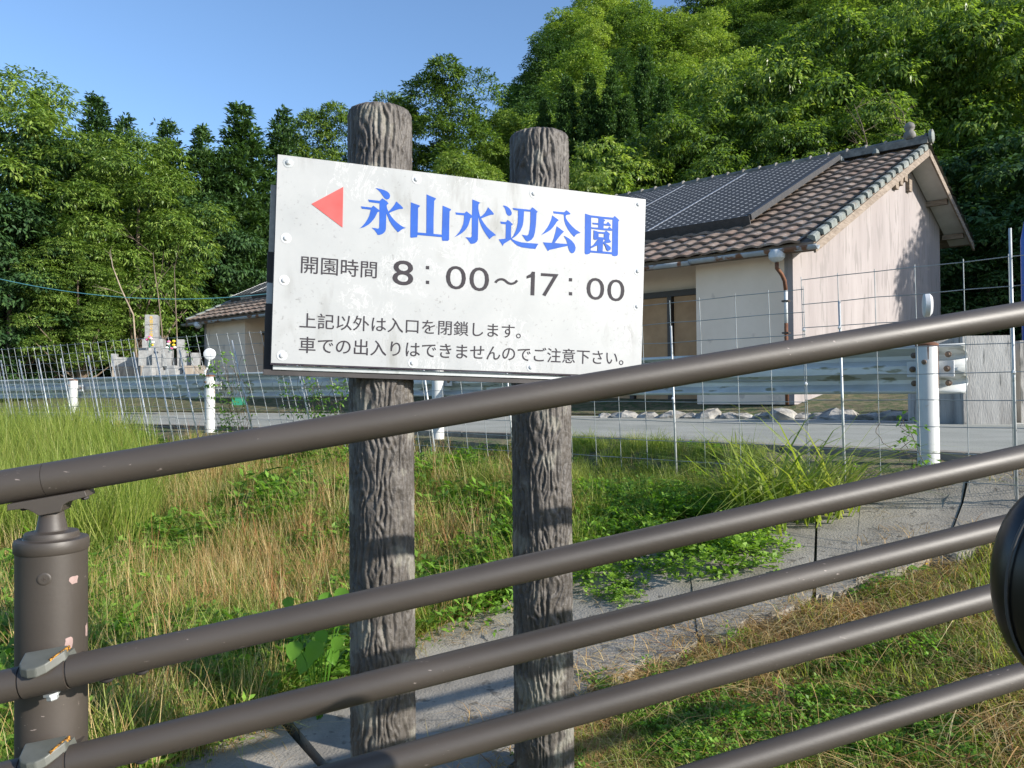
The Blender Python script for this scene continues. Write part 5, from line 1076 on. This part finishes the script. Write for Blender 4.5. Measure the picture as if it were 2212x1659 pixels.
# lawn: nearer side of the apron
x, y = cand(15000, 1.3, 5.2, .5); ap_in = inpoly(x, y, APOLY); near = ~(y > np.interp(x, ux[order], uy[order], left=-99)-.1) & ~ap_in & (y < np.interp(x, lx, ly, left=0)+.04)
lxp, lyp = x[near], y[near]; n = len(lxp); f1 = fld(lxp, lyp, .35, 8); kinds = np.where(f1 > .60, rng.choice([T_THATCH, T_LAWN2, T_THATCH, T_LAWN], n), rng.choice([T_LAWN, T_LAWN, T_LAWN2, T_THATCH, T_L2], n, p=[.40,.24,.12,.12,.12]))
dist_edge = np.interp(lxp, lx, ly)-lyp; kinds = np.where((dist_edge < .28) & (rng.random(n) < .7) & (lxp < 2.0), T_THATCH, kinds); scl = rng.uniform(.7, 1.3, n)*np.where(kinds == T_L2, .45, 1.0)
scatter('lawn', np.column_stack([lxp, lyp]), kinds, scl, 'short green grass mixed with dry thatch below the concrete apron')
# litter on the apron edge
x, y = cand(2600, 1.6, 5, .5); m_ = inpoly(x, y, APOLY); de = np.minimum(np.abs(y-np.interp(x, lx, ly)), np.abs(np.interp(x, ux[order], uy[order])-y)); m_ &= (de < .16) | (rng.random(len(x)) < .03)
scatter('dry_straw', np.column_stack([x[m_], y[m_]]), np.full(m_.sum(), T_S2), rng.uniform(.5, 1.0, m_.sum()), 'dry brown straw scattered over the concrete edge', sink=-.03)
# single plants
M['clover'] = leafmat('yellow_green_clover', [(.11,.20,.028), (.19,.32,.045), (.29,.42,.075)], .5, .4)

def dome_tuft(n, rad, hh, L, Wd, k, seed, mat):
    g = np.random.default_rng(seed); d = unit(np.column_stack([g.normal(0,1,n), g.normal(0,1,n), np.abs(g.normal(0,.9,n))])); lump = 1+.22*np.sin(d[:,0]*7+seed)+.18*np.sin(d[:,1]*9)
    c = d*np.array([rad, rad, hh])*(lump*(.55+.45*g.random(n)**.4))[:, None]; vs, q, t = leaves(c, unit(d+np.array([0,0,.8])), k, L, Wd, 0, .9, seed, .9)
    o = bpy.data.objects.new('tuft_%02d' % len(src.objects), arr_mesh('tuft', vs, q, M[mat], t)); src.objects.link(o); return len(src.objects)-1
T_L4 = dome_tuft(420, .24, .17, .024, .021, 6, 33, 'clover'); names = [o.name for o in src.objects]
M['heartleaf'] = leafmat('heart_leaf', [(.13,.28,.035), (.24,.42,.07)], .4, .5)
def plant(name, label, cat, x, y, tid, s_, z=None, pn='leaves'):
    o = empty(name, (x, y, tz(x, y) if z is None else z), label, cat); c = bpy.data.objects.new(pn, src.objects[names[tid]].data); COL.objects.link(c); c.parent = o; c.scale = (s_,)*3; c.rotation_euler = (0,0,random.uniform(0,6)); return o
def gp_(px, py, d): return at(px, d)
for px, d, s_, lab in ((1690,4.75,1.35,'large arching clump of broad grass blades at the top of the bank'),(1752,4.8,1.15,'broad-bladed grass clump right of the largest one, beside a fence stake'),(1635,4.9,1.0,'upright broad-bladed grass clump left of the largest one')):
    x, y = at(px, d); plant('grass_clump', lab, 'grass clump', x, y, T_BIGG, s_, pn='blades')
for px, py, d, s_, lab in ((1530,1150,4.35,1.9,'bright yellow-green clover-like bush at the upper edge of the concrete slabs'),(1600,1110,4.45,1.4,'bright green leafy weed spilling right over the slab edge'),(1310,1190,4.35,1.4,'bright green leafy weed right of the right sign post'),(1350,1240,4.1,.8,'small leafy weed low beside the right sign post'),(1450,1110,4.7,1.3,'bright leafy weed above the clover-like bush'),(30,1250,4.6,1.5,'dense green leafy weed left of the handrail post'),(10,1330,4.2,1.3,'leafy weed below the one left of the handrail post')):
    x, y = at(px, d); plant('leafy_weed', lab, 'weed', x, y, T_L4 if px > 1000 else T_L2, s_*(.75 if px > 1000 else 1.1))
# heart-leaved plant by the left sign post
def heart(mb, c, ax, up_, L):
    ax = ax.normalized(); sd_ = ax.cross(up_).normalized(); nr = sd_.cross(ax); o = [(0,0,0),(.08,.28,.05),(.3,.42,.09),(.6,.34,.08),(.85,.13,.0),(1,0,-.1),(.85,-.13,0),(.6,-.34,.08),(.3,-.42,.09),(.08,-.28,.05)]
    mid = [(.3,0,0),(.6,0,-.02)]; vs = [c+ax*a*L+sd_*b*L+nr*h*L for a, b, h in o+mid]
    mb.add(vs, [(0,1,2,10),(10,2,3,11),(11,3,4,5),(5,6,7,11),(11,7,8,10),(10,8,9,0)])
hp = empty('heart_leaved_plant', P(690, 1400, 3.1), 'young plant with broad heart-shaped leaves left of the left sign post', 'plant'); hp.location.z = tz(hp.location.x, hp.location.y)
hr = random.Random(4)
for px, py, s_ in ((690,1385,.095),(668,1410,.09),(640,1385,.08),(715,1400,.075),(735,1375,.07),(700,1360,.07),(650,1350,.06),(720,1290,.08),(700,1280,.07),(745,1270,.08),(660,1300,.05),(620,1290,.06),(742,1325,.07),(680,1320,.05)):
    c = P(px, py, 3.05+hr.uniform(-.12,.2)); mb = MB(); az = hr.uniform(-1,1); heart(mb, c, V((math.sin(az)*.5, -.35, -.75)), V((0,-.7,.7)), s_)
    o = mb.build('leaf', M['heartleaf'], hp, smooth=True); MB().tube([c, c.lerp(V(hp.location)+V((0,0,.1)), .4)+V((0,0,.03)), V(hp.location)], .002, 4).build('stem', M['heartleaf'], hp)
# vines climbing the fence
def vine(px0, px1, z0, z1, nleaf, lab, dry=.2, leafL=.05):
    c0 = fpt((px0+px1)/2, FB); o = empty('climbing_vine', c0, lab, 'vine'); g = random.Random(int(px0)); mb = MB(); cents = []
    for k in range(4 if nleaf < 30 else 9):
        px = g.uniform(px0, px1); z = -.5; pts = []
        for q in range(9): pts.append(fpt(px, z)+V((g.uniform(-.03,.03), -.03+g.uniform(-.03,.02), 0))); px += g.uniform(-1,1)*(px1-px0)*.12; z += (z1-z0)/8*g.uniform(.5,1.15); cents += [pts[-1]]
        mb.tube(pts, .0022, 5, False)
    mb.build('stems', M['straw'] if dry > .5 else M['trunk'], o); cen = np.array([c[:] for c in (g.choice(cents)+V((g.uniform(-.06,.06), g.uniform(-.05,.03), g.uniform(-.08,.08))) for _ in range(nleaf))])
    vs, q, t = leaves(cen, unit(np.tile(np.array([[0,-1,.3]]), (nleaf,1))), 3, leafL, leafL*.55, .4, .8, int(px0)); me = arr_mesh('leaves', vs-np.array(c0[:]), q, M['leaf_weed'], t); link('leaves', me, o)
vine(600, 740, -.5, .25, 150, 'leafy vine tangled on the mesh fence left of the sign posts'); vine(470, 580, -.4, .75, 110, 'thin vine reaching the top of the mesh fence in front of the house end', .2, .055)
vine(505, 560, -.2, .8, 30, 'brown dried vine on the mesh fence before the far left wall', .8); vine(690, 760, -.5, .3, 60, 'small leafy vine on the fence just left of the left sign post')
vine(1860, 2000, -.5, -.15, 24, 'sparse creeper at the foot of the white guardrail post', .2, .04)
# tall grasses standing against the fence
for px, h_, lab in ((1560,.5,'tall seeding grass bending before the fence above the weed bank'),(1480,.42,'tall thin grass just right of the sign'),(1265,.4,'thin grass stalks beside the right sign post'),(1645,.75,'highest seeding grass stalk clump left of the middle fence stake'),(1000,.5,'thin reddish stalks between the sign posts')):
    p = fpos(px); tid = T_S3 if px != 1000 else T_R; n_ = GN_[f_at(px)]
    plant('tall_grass', lab, 'tall grass', p.x+n_.x*.25, p.y+n_.y*.25, T_TALLG if px > 1200 else T_R, h_*1.35 if px > 1200 else 1.0, pn='stalks')
# dandelions and a pale leaf in the lawn
def blossom(px, py, d, lab):
    x, y = at(px, d); c = P(px, py, d); o = empty('dandelion', (c.x, c.y, tz(c.x, c.y)), lab, 'flower'); MB().tube([(c.x, c.y, tz(c.x, c.y)), c], .002, 5).build('stem', M['heartleaf'], o)
    mb = MB()
    for k in range(18): a = 2.4*k; r_ = .004+.012*(k/18); mb.box(c+V((math.cos(a)*r_, math.sin(a)*r_, .004-.003*k/18)), (.007,.004,.003), Matrix.Rotation(a, 3, 'Z'))
    mb.build('petals', M['floweryellow'], o)
blossom(1998, 1218, 3.9, 'yellow dandelion in the grass left of the car mirror'); blossom(2072, 1202, 4.0, 'yellow dandelion nearest the car mirror')
blossom(1320, 1125+110, 4.4, 'tiny yellow flower in the weeds beside the right sign post')
c = P(1985, 1228, 3.85); mb = MB(); heart(mb, c, V((-.8,-.3,.1)), V((0,-.3,1)), .07); heart(mb, c, V((.6,-.4,.1)), V((0,-.3,1)), .06)
o = mb.build('leaf_rosette', M['heartleaf'], smooth=True); tag(o, 'pale green flat leaves beside the left dandelion', 'plant')
